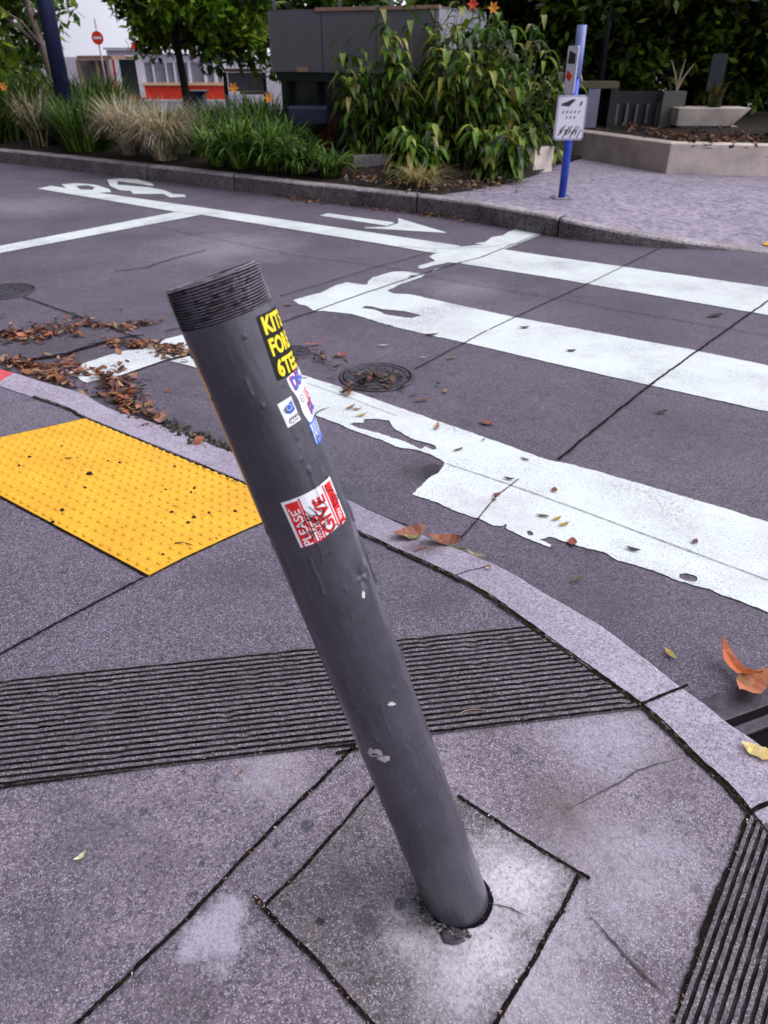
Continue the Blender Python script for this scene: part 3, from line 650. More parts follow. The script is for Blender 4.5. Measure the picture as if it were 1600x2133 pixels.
sheet(m, .004, -L, .185*q, -.004, 3, fr, .0011); sheet(m, .195*q, -L, .215*q, -.002, 3, fr, .0011)
sheet(m, .235*q, -L, .30*q, -.034, 3, fr, .0011); sheet(m, .315*q, -L, .335*q, -.03, 3, fr, .0011)
sheet(m, .515*q, -L*.97, .535*q, -.002, 3, fr, .0011); sheet(m, .552*q, -L*.96, .675*q, -.004, 3, fr, .0011)
text(m, 'PLEASE', .165*q, -L+.001, .056, .105*q, 2, fr, .0014, .012, True)
text(m, 'WITH', .292*q, -L+.002, .026, .050*q, 2, fr, .0014, .012, True)
text(m, 'GIVE', .495*q, -L+.004, L*.78, .165*q, 3, fr, .0014, .035, True)
text(m, 'YOU', .645*q, -L+.010, .0165, .062*q, 2, fr, .0014, .03, True)
text(m, 'T', .645*q, -L+.002, .004, .05*q, 2, fr, .0014, .03, True)
for i in range(6): stroke(m, [(.648*q, -.006-i*.003), (.648*q, -.0075-i*.003)], .001, 2, fr, .0014)
pt = lambda L_: [(x*Wd, -y*L) for x, y in L_]
for P in ([(.30, .28), (.36, .42), (.55, .55), (.50, .62), (.35, .50), (.20, .50), (.13, .55)], [(.14, .55), (.2, .7), (.34, .76), (.52, .72), (.62, .66)], [(.40, .25), (.48, .5), (.55, .66)],
          [(.46, .23), (.62, .28), (.68, .40), (.58, .50), (.52, .42)], [(.46, .34), (.6, .40), (.56, .6), (.64, .62)], [(.2, .3), (.33, .46), (.45, .6)], [(.18, .72), (.3, .8), (.24, .9)], [(.14, .82), (.32, .76)],
          [(.4, .82), (.62, .72)], [(.50, .74), (.54, .92)], [(.46, .98), (.72, .86), (.76, .94), (.9, .88)], [(.8, .06), (.79, .2), (.90, .22), (.93, .28)], [(.86, .30), (.84, .46), (.80, .56), (.92, .52), (.97, .45)],
          [(.88, .44), (.94, .37), (.99, .42), (.95, .5)], [(.24, .48), (.28, .64), (.38, .72)], [(.27, .44), (.42, .66)], [(.32, .4), (.47, .7)]):
    stroke(m, pt(P), .0011, 0, fr, .0018)
o = m.build('sticker', SM, bol); o['label'] = 'red and white lettered sticker scribbled over in black marker'
# chipped paint flecks
chip = gl('bare_primer', (.55, .50, .52)); m = MB()
for px, py, a, b2 in [(783, 1568, 16, 8), (800, 1580, 14, 8), (816, 1466, 9, 4), (757, 1238, 4, 8), (1000, 1770, 4, 7), (772, 1562, 5, 5)]:
    vs = []; n = 14
    for k in range(n):
        t = 6.2832*k/n; q = random.uniform(.7, 1.15); u, v = cyl(px+a*q*math.cos(t), py+b2*q*math.sin(t)); r = pipe_r(u, v)+.0006; vs.append((r*math.cos(u/RB), r*math.sin(u/RB), v))
    m = MB(); m.add(vs, [tuple(range(n))[::-1]]); m.build('paint_chip', chip, bol)
# dark socket round the foot and the little plug beside it
m = MB(); n = 60; vs = []
ax0 = Vector((BASE.x, BASE.y))
for ring in range(2):
    for k in range(n):
        t = 6.2832*k/n; d = Vector((math.cos(t), math.sin(t))); f = d.dot(Vector((-.35, -.75)).normalized())
        r = (RB*.96 if ring == 0 else RB*1.02+.008*max(0, d.x*.8-d.y*.5)**2+.004*mnoise.noise(Vector((d.x*3, d.y*3, 0)))+.0025*mnoise.noise(Vector((d.x*11, d.y*11, 0))))
        vs.append((ax0.x+d.x*r*(1.04), ax0.y+d.y*r*1.02, .0048))
m.add(vs, [(k, n+k, n+(k+1) % n, (k+1) % n) for k in range(n)])
struct(m.build('socket_gap', M['dark']))
m = MB(); c = at(943, 1952); vs = []
for r, z in ((.021, .0046), (.018, .0062), (.013, .0060), (.0, .0056)):
    for k in range(16):
        t = 6.2832*k/16; q = 1+.2*mnoise.noise(Vector((math.cos(t)*2, math.sin(t)*2, r*90))); vs.append((c.x+r*q*math.cos(t)*1.1, c.y+r*q*math.sin(t)*.8, z))
m.add(vs, [(i*16+k, i*16+(k+1) % 16, (i+1)*16+(k+1) % 16, (i+1)*16+k) for i in range(3) for k in range(16)])
o = m.build('drain_plug', M['iron'], smooth=True); tag(o, 'small rusty plug set in the concrete at the foot of the bollard', 'plug')
# ---------------------------------------------------------------- manholes and the grated inlet
def manhole(c, r, label, rings):
    t = thing('manhole_cover', label, 'manhole cover', (c.x, c.y, RZ))
    def lathe(name, prof, mat, n=64, nub=0):
        m = MB(); vs = []
        for rr, z in prof:
            for k in range(n): a = 6.2832*k/n; vs.append((rr*math.cos(a), rr*math.sin(a), z))
        m.add(vs, [(i*n+k, i*n+(k+1) % n, (i+1)*n+(k+1) % n, (i+1)*n+k)[::-1] for i in range(len(prof)-1) for k in range(n)])
        for k in range(nub):
            a = 6.2832*k/nub
            for q in (.38, .62): m.box((r*q*math.cos(a), r*q*math.sin(a), .0125), (.022, .011, .005), rot=a)
        return m.build(name, mat, t)
    lathe('frame', [(r*1.06, .0045), (r*1.02, .010), (r*.97, .011), (r*.95, .0065)], M['iron'])
    lathe('gap', [(r*.955, .0062), (r*.915, .0062)], M['dark'])
    lathe('lid', [(r*.92, .006), (r*.91, .0115), (r*.80, .012), (r*.79, .0085), (r*.735, .0085), (r*.73, .012), (r*.52, .011), (r*.50, .0085), (r*.47, .0085), (r*.46, .011), (r*.17, .0115), (r*.165, .008), (r*.13, .008), (r*.125, .012), (.0005, .012)], M['iron'], nub=rings)
manhole(at(785, 786, RZ), .198, 'round iron manhole cover on the crosswalk between two white stripes, strewn with twigs', 16)
manhole(at(606, 736, RZ), .115, 'small round iron cover half hidden behind the leaning bollard', 8)
manhole(at(10, 608, RZ), .21, 'dark round cover in the road cut by the left frame edge', 12)
gr = thing('storm_drain', 'black iron grated storm drain against the near kerb with an orange leaf on it', 'drain')
gd, gn = Vector((.93, .37, 0)).normalized(), Vector((.37, -.93, 0)).normalized()
gA = at(1425, 1478, RZ)
m = MB()
def barbox(m, p, d, L, w, z0, z1, mi=0):
    q = Vector((-d.y, d.x, 0)); P = [p-q*w/2, p+d*L-q*w/2, p+d*L+q*w/2, p+q*w/2]; m.prism([(x.x, x.y) for x in P], z0, z1, mi)
barbox(m, gA-gd*.1+gn*.035, gd, 1.0, .085, RZ-.02, RZ+.008); m.build('frame', M['iron'], gr, bevel=.004)
m = MB(); barbox(m, gA-gd*.1+gn*.33, gd, 1.0, .505, RZ-.0, RZ+.0055); m.build('opening', M['dark'], gr)
for i in range(5):
    m = MB(); barbox(m, gA-gd*.1+gn*(.125+i*.088), gd, 1.0, .034, RZ+.007, RZ+.02); m.build('bar', M['iron'], gr, bevel=.004)
# ---------------------------------------------------------------- far kerb, plaza, planting bed
def zat(x, y, py):                                   # height at ground point (x, y) that shows on pixel row py
    k = (1066.5-py)/F; ty = (k*math.cos(PITCH)-math.sin(PITCH))/(math.cos(PITCH)+k*math.sin(PITCH)); return H+y*ty
fk = [at(-260, 291, PZ), at(0, 313, PZ), at(240, 338, PZ), at(470, 364, PZ), at(640, 383, PZ), at(870, 408, PZ), at(1000, 426, PZ), at(1140, 449, PZ), at(1270, 476, .0), at(1400, 500, -.06), at(1560, 523, RZ+.01)]
for p in fk: p.z = 0
fk = [fk[0]+(fk[0]-fk[1])*3]+fk+[Vector((4.4, 6.05, 0)), Vector((6.2, 5.0, 0)), Vector((8.5, 4.2, 0)), Vector((14, 3.4, 0))]
fl = catmull(fk, .12); NF = len(fl)
kb = MB(); inner = []
for i, p in enumerate(fl):
    t = (fl[min(i+1, NF-1)]-fl[max(i-1, 0)]).normalized(); nn = Vector((-t.y, t.x, 0)); h_ = hp(p.x, p.y)
    inner.append(p+nn*.16)
    for w, z in ((-.012, -.4), (-.008, min(-.03, RZ-h_-.01)), (0., -.022), (.012, -.005), (.03, 0.), (.15, .001), (.165, -.03)):
        q = p+nn*(w+.006*mnoise.noise(Vector((p.x*4, p.y*4, w*9)))); kb.v.append((q.x, q.y, (RZ+z if z == -.4 else h_+z)+.004*mnoise.noise(Vector((p.x*3, p.y*3, 1)))+.006))
for i in range(NF-1):
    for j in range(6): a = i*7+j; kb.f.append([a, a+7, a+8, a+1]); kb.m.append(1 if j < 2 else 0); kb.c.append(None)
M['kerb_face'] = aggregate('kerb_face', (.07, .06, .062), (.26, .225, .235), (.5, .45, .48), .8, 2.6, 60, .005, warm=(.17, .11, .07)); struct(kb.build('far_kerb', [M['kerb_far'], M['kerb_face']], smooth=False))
for px in (300, 482, 870, 1156):
    pass
pz = MB(); RR = 40
for i, p in enumerate(inner):
    bk = Vector((-70+170*i/(NF-1), 75, 0))
    for j in range(RR):
        q = p.lerp(bk, (j/(RR-1))**3); pz.v.append((q.x, q.y, hp(q.x, q.y)+.002-max(0, q.y-17)*.05))
pz.f = [[i*RR+j, (i+1)*RR+j, (i+1)*RR+j+1, i*RR+j+1] for i in range(NF-1) for j in range(RR-1)]; pz.m = [0]*len(pz.f); pz.c = [None]*len(pz.f)
struct(pz.build('plaza_paving', M['plaza']))
ji = 0
for k, (px, py) in enumerate([(300, 345), (484, 366), (870, 408), (1156, 452)]):
    m = MB(); p = at(px, py, PZ); i = min(range(NF), key=lambda q: (fl[q]-Vector((p.x, p.y, 0))).length); p = fl[i]; t = (fl[i+1]-fl[i]).normalized(); nn = Vector((-t.y, t.x, 0))
    h_ = hp(p.x, p.y); wv = t*.007; vs = []
    for w, z in ((-.017, RZ), (-.015, h_-.03), (.0, h_+.0165), (.15, h_+.0165)):
        for s in (-1, 1): q = p+nn*w+wv*s; vs.append((q.x, q.y, z))
    m.add(vs, [(0, 1, 3, 2), (2, 3, 5, 4), (4, 5, 7, 6)]); struct(m.build('kerb_joint', M['joint']))
bed = MB(); BL = [q for q in inner if q.x < at(915, 404, PZ).x]
edge = [at(930, 405, PZ), at(1000, 394, PZ), at(1060, 383, PZ), at(1115, 366, PZ)]
front = [(q.x, q.y) for q in BL]+[(q.x, q.y) for q in edge]
vs = []; nb = 26
for i, (x, y) in enumerate(front):
    bx, by = (-60+64*i/(len(front)-1), 30) if i < len(BL) else (4.0+.05*i/len(front), 14+(30-14)*(1-(i-len(BL))/3))
    for j in range(nb):
        f = (j/(nb-1))**2; X, Y = x+(bx-x)*f, y+(by-y)*f
        vs.append((X, Y, PZ+.008+.10*min(1, 9*f)*(.5+.5*mnoise.noise(Vector((X*1.3, Y*1.3, 0))))-max(0, Y-16.5)*.05))
bed.add(vs, [(i*nb+j, (i+1)*nb+j, (i+1)*nb+j+1, i*nb+j+1) for i in range(len(front)-1) for j in range(nb-1)])
struct(bed.build('planting_bed_soil', M['soil'], smooth=True))
m = MB(); p, q = at(735, 353, PZ), at(822, 349, PZ); d = (q-p).normalized(); barbox(m, p, d, (q-p).length, .1, PZ, PZ+.17)
struct(m.build('bed_edging_kerb', M['kerb_far'], bevel=.01))
# ---------------------------------------------------------------- vegetation
def col_jit(c, a=.3):
    k = random.uniform(1-a, 1+a); return tuple(max(.001, x*k*random.uniform(.9, 1.1)) for x in c)
def tuft(name, label, cat, base, n, height, spread, width, pal, group=None, droop=.5, r0=.1, seg=5, parent=None):
    m = MB()
    for _ in range(n):
        a = random.uniform(0, 6.2832); q = r0*math.sqrt(random.random()); root = Vector((q*math.cos(a), q*math.sin(a), 0))
        a += random.uniform(-.6, .6); az = Vector((math.cos(a), math.sin(a), 0)); hh = height*random.uniform(.55, 1.05); sp = spread*random.uniform(.3, 1.1); dr = droop*random.uniform(.4, 1.4)
        sd = Vector((-az.y, az.x, 0)); c = col_jit(random.choice(pal)); w = width*random.uniform(.7, 1.3); vs = []
        for i in range(seg+1):
            t = i/seg; p = root+az*sp*(t**1.35)+Vector((0, 0, hh*(t*1.25-dr*t*t*t)))+sd*.02*math.sin(t*5+a*9)
            ww = w*.5*(1-t**2.2)+.0008; vs += [p-sd*ww, p+sd*ww]
        m.add(vs, [(2*i, 2*i+1, 2*i+3, 2*i+2) for i in range(seg)], 0, c)
    o = m.build(name, M['blade'], parent, base, smooth=True)
    return tag(o, label, cat, group)
BLOND = [(.70, .60, .42), (.56, .43, .24), (.80, .74, .60), (.30, .24, .09), (.20, .19, .06)]
GRN = [(.05, .13, .012), (.10, .22, .018), (.022, .055, .010), (.22, .36, .05)]
GRN2 = [(.045, .075, .018), (.07, .10, .028), (.10, .13, .03), (.02, .035, .01)]
def gat(px, py, z=PZ+.03): return at(px, py, z)
tuft('ornamental_grass', 'big blonde fountain grass clump behind the left part of the far kerb', 'grass', gat(272, 322), 1500, .84, .58, .012, BLOND, 'blonde grasses in the roadside bed', .62, .13)
tuft('ornamental_grass', 'broad silvery blonde grass clump in front of the navy bin', 'grass', gat(345, 333), 1700, .82, .62, .012, BLOND, 'blonde grasses in the roadside bed', .66, .15)
tuft('ornamental_grass', 'tan grass tuft at the foot of the navy light pole', 'grass', gat(85, 304), 520, .88, .42, .012, BLOND+GRN2, 'blonde grasses in the roadside bed', .55, .14)
tuft('ornamental_grass', 'low flopped straw coloured grass tuft alone on the dark mulch', 'grass', gat(872, 388), 240, .30, .46, .009, [(.45, .34, .13), (.55, .45, .22), (.3, .24, .07)], 'blonde grasses in the roadside bed', .85, .06)
for px, py, n, h_, sp, lab in [(455, 345, 260, .62, .52, 'strappy green lily clump beside the silvery blonde grass'), (505, 350, 300, .78, .55, 'tall strappy green lily clump overhanging the far kerb'), (565, 355, 300, .72, .55, 'dense strappy lily clump left of the dark kiosk base'), (622, 362, 240, .50, .48, 'low green lily clump in front of the dark kiosk glass'),
                           (688, 366, 200, .40, .45, 'lowest bright green lily tuft at the right end of the strappy row'), (530, 325, 240, .95, .5, 'upright lily clump behind the row with an orange bloom'), (420, 325, 240, .8, .5, 'dark strappy clump between the blonde grass and the lilies'), (600, 335, 220, .7, .5, 'dark lily clump against the kiosk post')]:
    tuft('lily_clump', lab, 'plant', gat(px, py), n, h_, sp, .030, GRN, 'strappy green clumps along the kerb', .75, .12, 6)
for px, py, lab in [(165, 298, 'feathery green shrub right of the navy light pole'), (20, 292, 'green shrub at the left frame edge behind the kerb'), (185, 312, 'dark rounded shrub left of the blonde fountain grass'), (-40, 300, 'leafy bush cut off by the left frame edge')]:
    tuft('bushy_plant', lab, 'plant', gat(px, py), 700, .72, .5, .024, GRN2+GRN, 'low green shrubs on the left', .35, .32, 4)
for i, (px, Y, h_, lab) in enumerate([(20, 14.5, 1.0, 'tall dark bush at the far left behind the front shrubs'), (90, 15.5, .9, 'dark bush just behind the navy light pole'), (190, 15, 1.0, 'feathery bush in front of the brown shelter'), (235, 14, .72, 'green bush in front of the pavilion door'), (300, 15, .30, 'olive bush behind the blonde fountain grass'), (370, 15.5, .28, 'olive bush left of the navy bin'), (430, 14.5, .34, 'green bush right of the navy bin'),
        (480, 13.4, .66, 'dark bush under the white lattice panel'), (545, 13.2, .7, 'dark bush beside the kiosk corner')]):
    c = aty(px, 260, Y); tuft('bushy_plant', lab, 'plant', (c.x, Y, PZ+.03), 620, h_, .75, .032, GRN2+GRN, 'bushes behind the front row', .3, .5, 4)
def leaf_cloud(m, centres, per, size, pal, flat=.5, elong=1.9):
    for (cx, cy, cz, r) in centres:
        base = random.choice(pal)
        for _ in range(per):
            while True:
                d = Vector((random.uniform(-1, 1), random.uniform(-1, 1), random.uniform(-1, 1)))
                if d.length < 1: break
            p = Vector((cx, cy, cz))+d*r; a = Vector((random.gauss(0, 1), random.gauss(0, 1), random.gauss(-.25, .7))).normalized()
            nrm = Vector((random.gauss(0, .6), random.gauss(0, .6), 1)).normalized(); b2 = a.cross(nrm).normalized(); s = size*random.uniform(.6, 1.35)
            c = col_jit(base if random.random() < .7 else random.choice(pal), .35)
            m.add([p, p+a*s*elong*.45+b2*s*.45-Vector((0, 0, .02*s)), p+a*s*elong, p+a*s*elong*.45-b2*s*.45], [(0, 1, 2, 3)], 0, c)
TREE = [(.06, .14, .008), (.12, .22, .014), (.022, .055, .006), (.22, .32, .03), (.010, .024, .004)]
TREED = [(.014, .036, .005), (.03, .07, .008), (.006, .014, .003), (.13, .21, .02), (.22, .32, .035)]
def tree(label, bx, by, bz, h, crown, nclus, per, size, pal, trunk_r, bark, lean=(0, 0), branches=5):
    t = thing('tree', label, 'tree', (bx, by, bz), 'trees behind the far pavement')
    m = MB(); top = Vector((lean[0], lean[1], h)); pts = []; rr = []
    for i in range(9):
        f = i/8; pts.append(Vector((top.x*f+.05*math.sin(f*5+bx), top.y*f, h*f))); rr.append(trunk_r*(1.25-.25*min(1, f*6)-.5*f))
    m.tube(pts, rr, 12); m.build('trunk', bark, t, smooth=True)
    for i in range(branches):
        lm = MB()
        a = 6.2832*i/branches+random.random(); f = random.uniform(.55, .95); s = pts[int(f*8)]; e = s+Vector((math.cos(a)*crown[3]*.6, math.sin(a)*crown[4]*.6, random.uniform(.2, .9)))
        lm.tube([s, s.lerp(e, .5)+Vector((0, 0, .1)), e], [trunk_r*.4, trunk_r*.26, trunk_r*.1], 7); lm.build('limb', bark, t, smooth=True)
    cs = []
    while len(cs) < nclus:
        d = Vector((random.uniform(-1, 1), random.uniform(-1, 1), random.uniform(-1, 1)))
        if d.length > 1 or d.length < .25: continue
        cs.append((crown[0]+d.x*crown[3], crown[1]+d.y*crown[4], crown[2]+d.z*crown[5], random.uniform(.22, .48)*min(1.2, crown[3]*.5)))
    m = MB(); leaf_cloud(m, cs, per, size, pal); m.build('crown', M['green'], t)
    return t
p = aty(124, 215, 15.5); tree('pale slanting trunk tree behind the navy light pole, dark crown', p.x, p.y, PZ-.2, 3.2, (-2.0, .6, 2.75, 2.1, 1.5, 1.75), 130, 110, .11, [(.10, .22, .012), (.20, .36, .025), (.03, .075, .008), (.32, .46, .05)], .085, M['bark'], lean=(-.25, 0))
p = aty(385, 200, 21); tree('broad green tree between the bright sky gap and the grey kiosk', p.x, p.y, -.2, 3.4, (.35, .3, 3.12, 2.0, 1.6, 1.75), 170, 120, .12, [(.10, .22, .012), (.20, .36, .022), (.028, .07, .008), (.34, .48, .05)], .11, M['bark_dark'])
p = aty(620, 200, 24); tree('dark tree rising straight behind the grey kiosk', p.x, p.y, -.2, 4.0, (.2, .3, 3.0, 3.0, 1.5, 2.1), 130, 90, .16, TREED+TREE[:2], .12, M['bark_dark'])
p = aty(1100, 200, 17); tree('leafy tree behind the tall cane shrub, yellow green leaves', p.x, p.y, 0, 3.4, (0, 0, 2.5, 2.2, 1.5, 1.5), 150, 110, .11, TREE+[(.2, .24, .04)], .10, M['bark_dark'])
p = aty(1330, 200, 15.5); tree('dark leafy tree above the black fence on the right', p.x, p.y, 0, 3.2, (0, 0, 2.35, 2.3, 1.3, 1.5), 170, 120, .10, TREED+TREE, .13, M['bark_dark'])
p = aty(1500, 220, 15.2); tree('darkest tree over the pale planter on the right', p.x, p.y, 0, 3.4, (.5, 0, 2.4, 1.9, 1.3, 1.55), 150, 120, .10, TREED+TREE[:2], .12, M['bark_dark'])
p = at(1655, 300, .3); tree('thick black trunked tree at the right frame edge', p.x, p.y, PZ, 4.5, (.3, 1.2, 4.6, 2.2, 1.5, 1.2), 70, 70, .14, TREED, .30, M['bark_dark'], lean=(-.1, 0))
def hedge(label, x0, x1, y, z1, ncl, per, pal, size=.14, dy=.8):
    m = MB(); cs = [(random.uniform(x0, x1), y+random.uniform(-dy, dy), random.uniform(-.1, z1), random.uniform(.3, .6)) for _ in range(ncl)]
    leaf_cloud(m, cs, per, size, pal); o = m.build('hedge', M['green'], None); tag(o, label, 'hedge'); return o
hedge('dark dense hedge behind the black fence on the right', 3.8, 13, 17.5, 2.4, 260, 90, TREED, .13)
hedge('green hedge row behind the tall cane shrub', .8, 5.4, 20, 2.8, 170, 80, TREED+TREE[:2], .14)
hedge('brownish hedge left of the red and white pavilion', -19, -10.5, 26, 2.0, 120, 80, TREED+[(.10, .06, .03), (.16, .10, .05)], .17)
# tall cane shrub: several clumps of canes with broad drooping leaves
def cane_clump(label, base, n, hmin, hmax, rad, pal, nl=16):
    t = thing('cane_shrub', label, 'shrub', base, 'tall cane shrub behind the dark mulch')
    ms, ml = MB(), MB()
    for _ in range(n):
        a = random.uniform(0, 6.2832); q = rad*math.sqrt(random.random()); h_ = random.uniform(hmin, hmax); root = Vector((q*.7*math.cos(a), q*.5*math.sin(a), 0))
        ln = Vector((math.cos(a), math.sin(a), 0))*random.uniform(.1, .5)*h_*.5
        P = [root+ln*(f*f)+Vector((0, 0, h_*f)) for f in (0, .25, .5, .75, 1)]
        ms.tube(P, [.009, .008, .007, .005, .003], 5, cap=False)
        for k in range(nl):
            f = random.uniform(.18, 1.0); i = min(3, int(f*4)); p = P[i].lerp(P[i+1], f*4-i); b2 = random.uniform(0, 6.2832); az = Vector((math.cos(b2), math.sin(b2), 0)); sd = Vector((-az.y, az.x, 0))
            L = random.uniform(.13, .27); w = L*random.uniform(.24, .40); up = random.uniform(.2, 1.1); c = col_jit(random.choice(pal), .35); vs = []
            for s in range(5):
                u = s/4; c_ = p+az*L*u*(.9)+Vector((0, 0, L*(up*u-(up+.55)*u*u))); ww = w*.5*math.sin(math.pi*min(1, u*.86+.1))**.8 if s < 4 else .001
                vs += [c_-sd*ww+Vector((0, 0, ww*.35)), c_, c_+sd*ww+Vector((0, 0, ww*.35))]
            ml.add(vs, [(3*s, 3*s+1, 3*s+4, 3*s+3) for s in range(4)]+[(3*s+1, 3*s+2, 3*s+5, 3*s+4) for s in range(4)], 0, c)
    ms.build('canes', M['stem'], t); ml.build('leaves', M['green'], t, smooth=True); return t
CAN = [(.06, .15, .012), (.12, .25, .02), (.24, .34, .04), (.03, .065, .010), (.36, .40, .06), (.13, .27, .02), (.09, .20, .02), (.44, .36, .12), (.05, .12, .01), (.025, .06, .008), (.02, .04, .008), (.16, .30, .02)]
for px, py, n, h0, h1, r, lab in [(785, 338, 40, .5, 1.45, .58, 'cane shrub clump at the left reaching across the grey kiosk panel'), (895, 345, 58, .7, 1.85, .62, 'tallest cane shrub clump in the middle of the mulch bed'), (990, 352, 52, .7, 1.7, .55, 'dense cane shrub clump right of centre with yellowing leaves'),
                             (1085, 348, 46, .5, 1.6, .58, 'cane shrub clump leaning towards the blue sign post'), (950, 330, 46, .9, 1.85, .6, 'rear cane shrub clump topped by red and orange blooms'), (860, 372, 24, .2, .6, .35, 'low dark leafy clump at the foot of the cane shrub'), (1040, 372, 24, .2, .6, .35, 'low leafy clump beside the concrete block')]:
    cane_clump(lab, gat(px, py), n, h0, h1, r, CAN)
def bloom(label, px, py, Y, mat, r=.06, stem=True, star=True):
    c = aty(px, py, Y); t = thing('flower', label, 'flower', (c.x, c.y, c.z))
    m = MB()
    for k in range(6):
        a = 6.2832*k/6; d = Vector((math.cos(a), -.35, math.sin(a))).normalized(); s = Vector((-math.sin(a), 0, math.cos(a)))
        m.add([Vector((0, 0, 0)), d*r*.55+s*r*.24, d*r*1.05+Vector((0, .01, 0)), d*r*.55-s*r*.24], [(0, 1, 2, 3)])
    m.build('petals', mat, t)
    m = MB(); m.tube([Vector((0, 0, 0)), Vector((.01, .03, -.25)), Vector((.03, .05, PZ-c.z))], .004, 5); m.build('stem', M['stem'], t); return t
bloom('orange lily bloom against the white lattice panel', 487, 183, 11.3, M['flower'], .075)
bloom('orange lily bloom beside the kiosk post', 560, 203, 10.9, M['flower'], .07)
bloom('orange bloom at the left frame edge', 8, 180, 13, M['flower'], .07)
bloom('red bloom on top of the cane shrub', 985, 8, 10.9, M['red_bloom'], .075)
bloom('orange bloom on top of the cane shrub', 1028, 16, 10.7, M['flower'], .075)
# ---------------------------------------------------------------- things behind the kerb
def pbox(m, x0, y0, x1, y1, Y, depth, mi=0):
    a, b2 = aty(x0, (y0+y1)/2, Y), aty(x1, (y0+y1)/2, Y); z0, z1 = aty((x0+x1)/2, y1, Y).z, aty((x0+x1)/2, y0, Y).z
    m.box(((a.x+b2.x)/2, Y+depth/2, (z0+z1)/2), (abs(b2.x-a.x), depth, z1-z0), mi)
def part(parent, name, mat, rects, bevel=0.):
    m = MB()
    for r in rects: pbox(m, *r)
    return m.build(name, mat, parent, bevel=bevel)
# kiosk (turned a little so its right side shows)
kA = aty(568, 148, 13.0); kB = aty(905, 148, 11.9); kA.z = kB.z = 0; kd = (kB-kA).normalized(); kn = Vector((-kd.y, kd.x, 0)); kL = (kB-kA).length
kz0, kz1 = zat(kA.x, kA.y, 149), zat(kA.x, kA.y, 26)
kio = thing('kiosk', 'dark green glazed kiosk with a big grey fascia panel on top', 'kiosk', (kA.x, kA.y, 0)); rz = math.atan2(kd.y, kd.x); kio.rotation_euler.z = rz
def kbox(name, mat, boxes, bevel=0.):
    m = MB()
    for x0, x1, y0, y1, z0, z1 in boxes: m.box(((x0+x1)/2, (y0+y1)/2, (z0+z1)/2), (x1-x0, y1-y0, z1-z0))
    return m.build(name, mat, kio, bevel=bevel)
kbox('fascia', M['kiosk_grey'], [(0, kL, 0, .04, kz0, kz1)])
kbox('side_panel', M['kiosk_side'], [(kL+.002, kL+.045, .0, 2.0, kz0, kz1)]); kbox('side_panel', M['kiosk_side'], [(0-.045, -.002, .04, 2.0, kz0, kz1)])
kbox('roof_trim', M['lip'], [(kL*.3, kL+.05, -.03, .05, kz1+.002, kz1+.045)])
kbox('roof', M['kiosk_grey'], [(-.04, kL+.04, .052, 2.0, kz1+.002, kz1+.03)])
for i, x in enumerate((.02, kL*.42, kL*.72)): kbox('post', M['metal'], [(x, x+.035, .08, .12, kz1+.03, kz1+.95)])
kbox('canopy', M['navy'], [(-.3, kL+.3, -.3, 2.2, kz1+.95, kz1+1.05)])
for x in (.10, .62, 1.22, 1.72, kL-.12): kbox('post', M['kiosk_green'], [(x, x+.10, .06, .16, 0, kz0-.002)])
kbox('rail', M['kiosk_green'], [(.04, kL-.02, .05, .17, .10, .2), (.04, kL-.02, .04, .17, kz0-.12, kz0-.004)])
kbox('glass_wall', M['glass'], [(.06, kL-.04, .2, .24, .02, kz0-.01)])
kbox('base', M['kiosk_green'], [(1.35, kL-.02, .10, .195, .02, kz0-.13)])
for x in (kL*.33, kL*.66): kbox('seam', M['dark'], [(x, x+.008, -.003, -.0005, kz0+.01, kz1-.01)])
kbox('lamp', M['lip'], [(kL*.17, kL*.235, -.04, -.002, kz0+.0, kz0+.06)])
m = MB(); pbox(m, 598, 222, 682, 262, 11.9, .3); tag(m.build('storage_tub', plain('faded_blue', (.008, .014, .045), .5, .3, 9), bevel=.03), 'faded blue tub in front of the dark kiosk glass', 'tub')
tuft('rust_shrub', 'rust red leafed plant in front of the dark kiosk glass', 'plant', gat(680, 322), 200, .62, .22, .022, [(.20, .05, .02), (.12, .05, .02), (.10, .08, .03)], None, .4, .10)
# pavilion far behind on the left
YB = 44.
pav = thing('pavilion', 'long red and white pavilion with tall windows behind the trees on the left', 'building', v3(aty(380, 205, YB)))
pav.location = (0, 0, 0)
part(pav, 'wall', M['red_wall'], [(233, 178, 470, 207, YB, .3)])
part(pav, 'plinth', M['white_wall'], [(233, 207.5, 470, 235, YB-.05, .4)])
part(pav, 'sill', plain('tan_sill', (.70, .48, .30), .6, .1, 3), [(298, 172, 470, 178, YB-.15, .45)])
part(pav, 'fascia', plain('lilac_fascia', (.60, .55, .66), .6, .1, 2), [(222, 104, 298, 116, YB-.1, .5), (298, 112, 475, 130, YB, .4)])
part(pav, 'roof', plain('roof_grey', (.4, .38, .42), .7, .1, 2), [(215, 99, 480, 103.5, YB-.4, 9)])
wn = plain('window_grey', (.26, .25, .30), .2, .15, 4)
for x0, x1 in ((302, 318), (322, 345), (348, 362), (366, 392), (398, 424), (430, 445), (452, 462)):
    w = part(pav, 'window', wn, [(x0, 130.5, x1, 171.5, YB+.1, .08)])
for x, w in ((297, 4.5), (318.3, 3), (345.3, 2.4), (362.3, 3.4), (392.3, 5.4), (424.3, 5.4), (445.4, 6), (462.4, 7)): part(pav, 'mullion', M['white_wall'], [(x, 130, x+w, 172, YB-.02, .1)])
part(pav, 'jamb', M['red_wall'], [(236, 119, 243, 177, YB-.02, .2)]); part(pav, 'roof_sign', M['red_wall'], [(274, 90, 292, 103, YB-.45, .1)])
dr = part(pav, 'door', M['glass'], [(253, 124, 286, 198, YB-.03, .08)])
part(pav, 'door_frame', M['white_wall'], [(243.2, 117, 252, 204, YB-.1, .14), (287, 117, 297, 204, YB-.1, .14)])
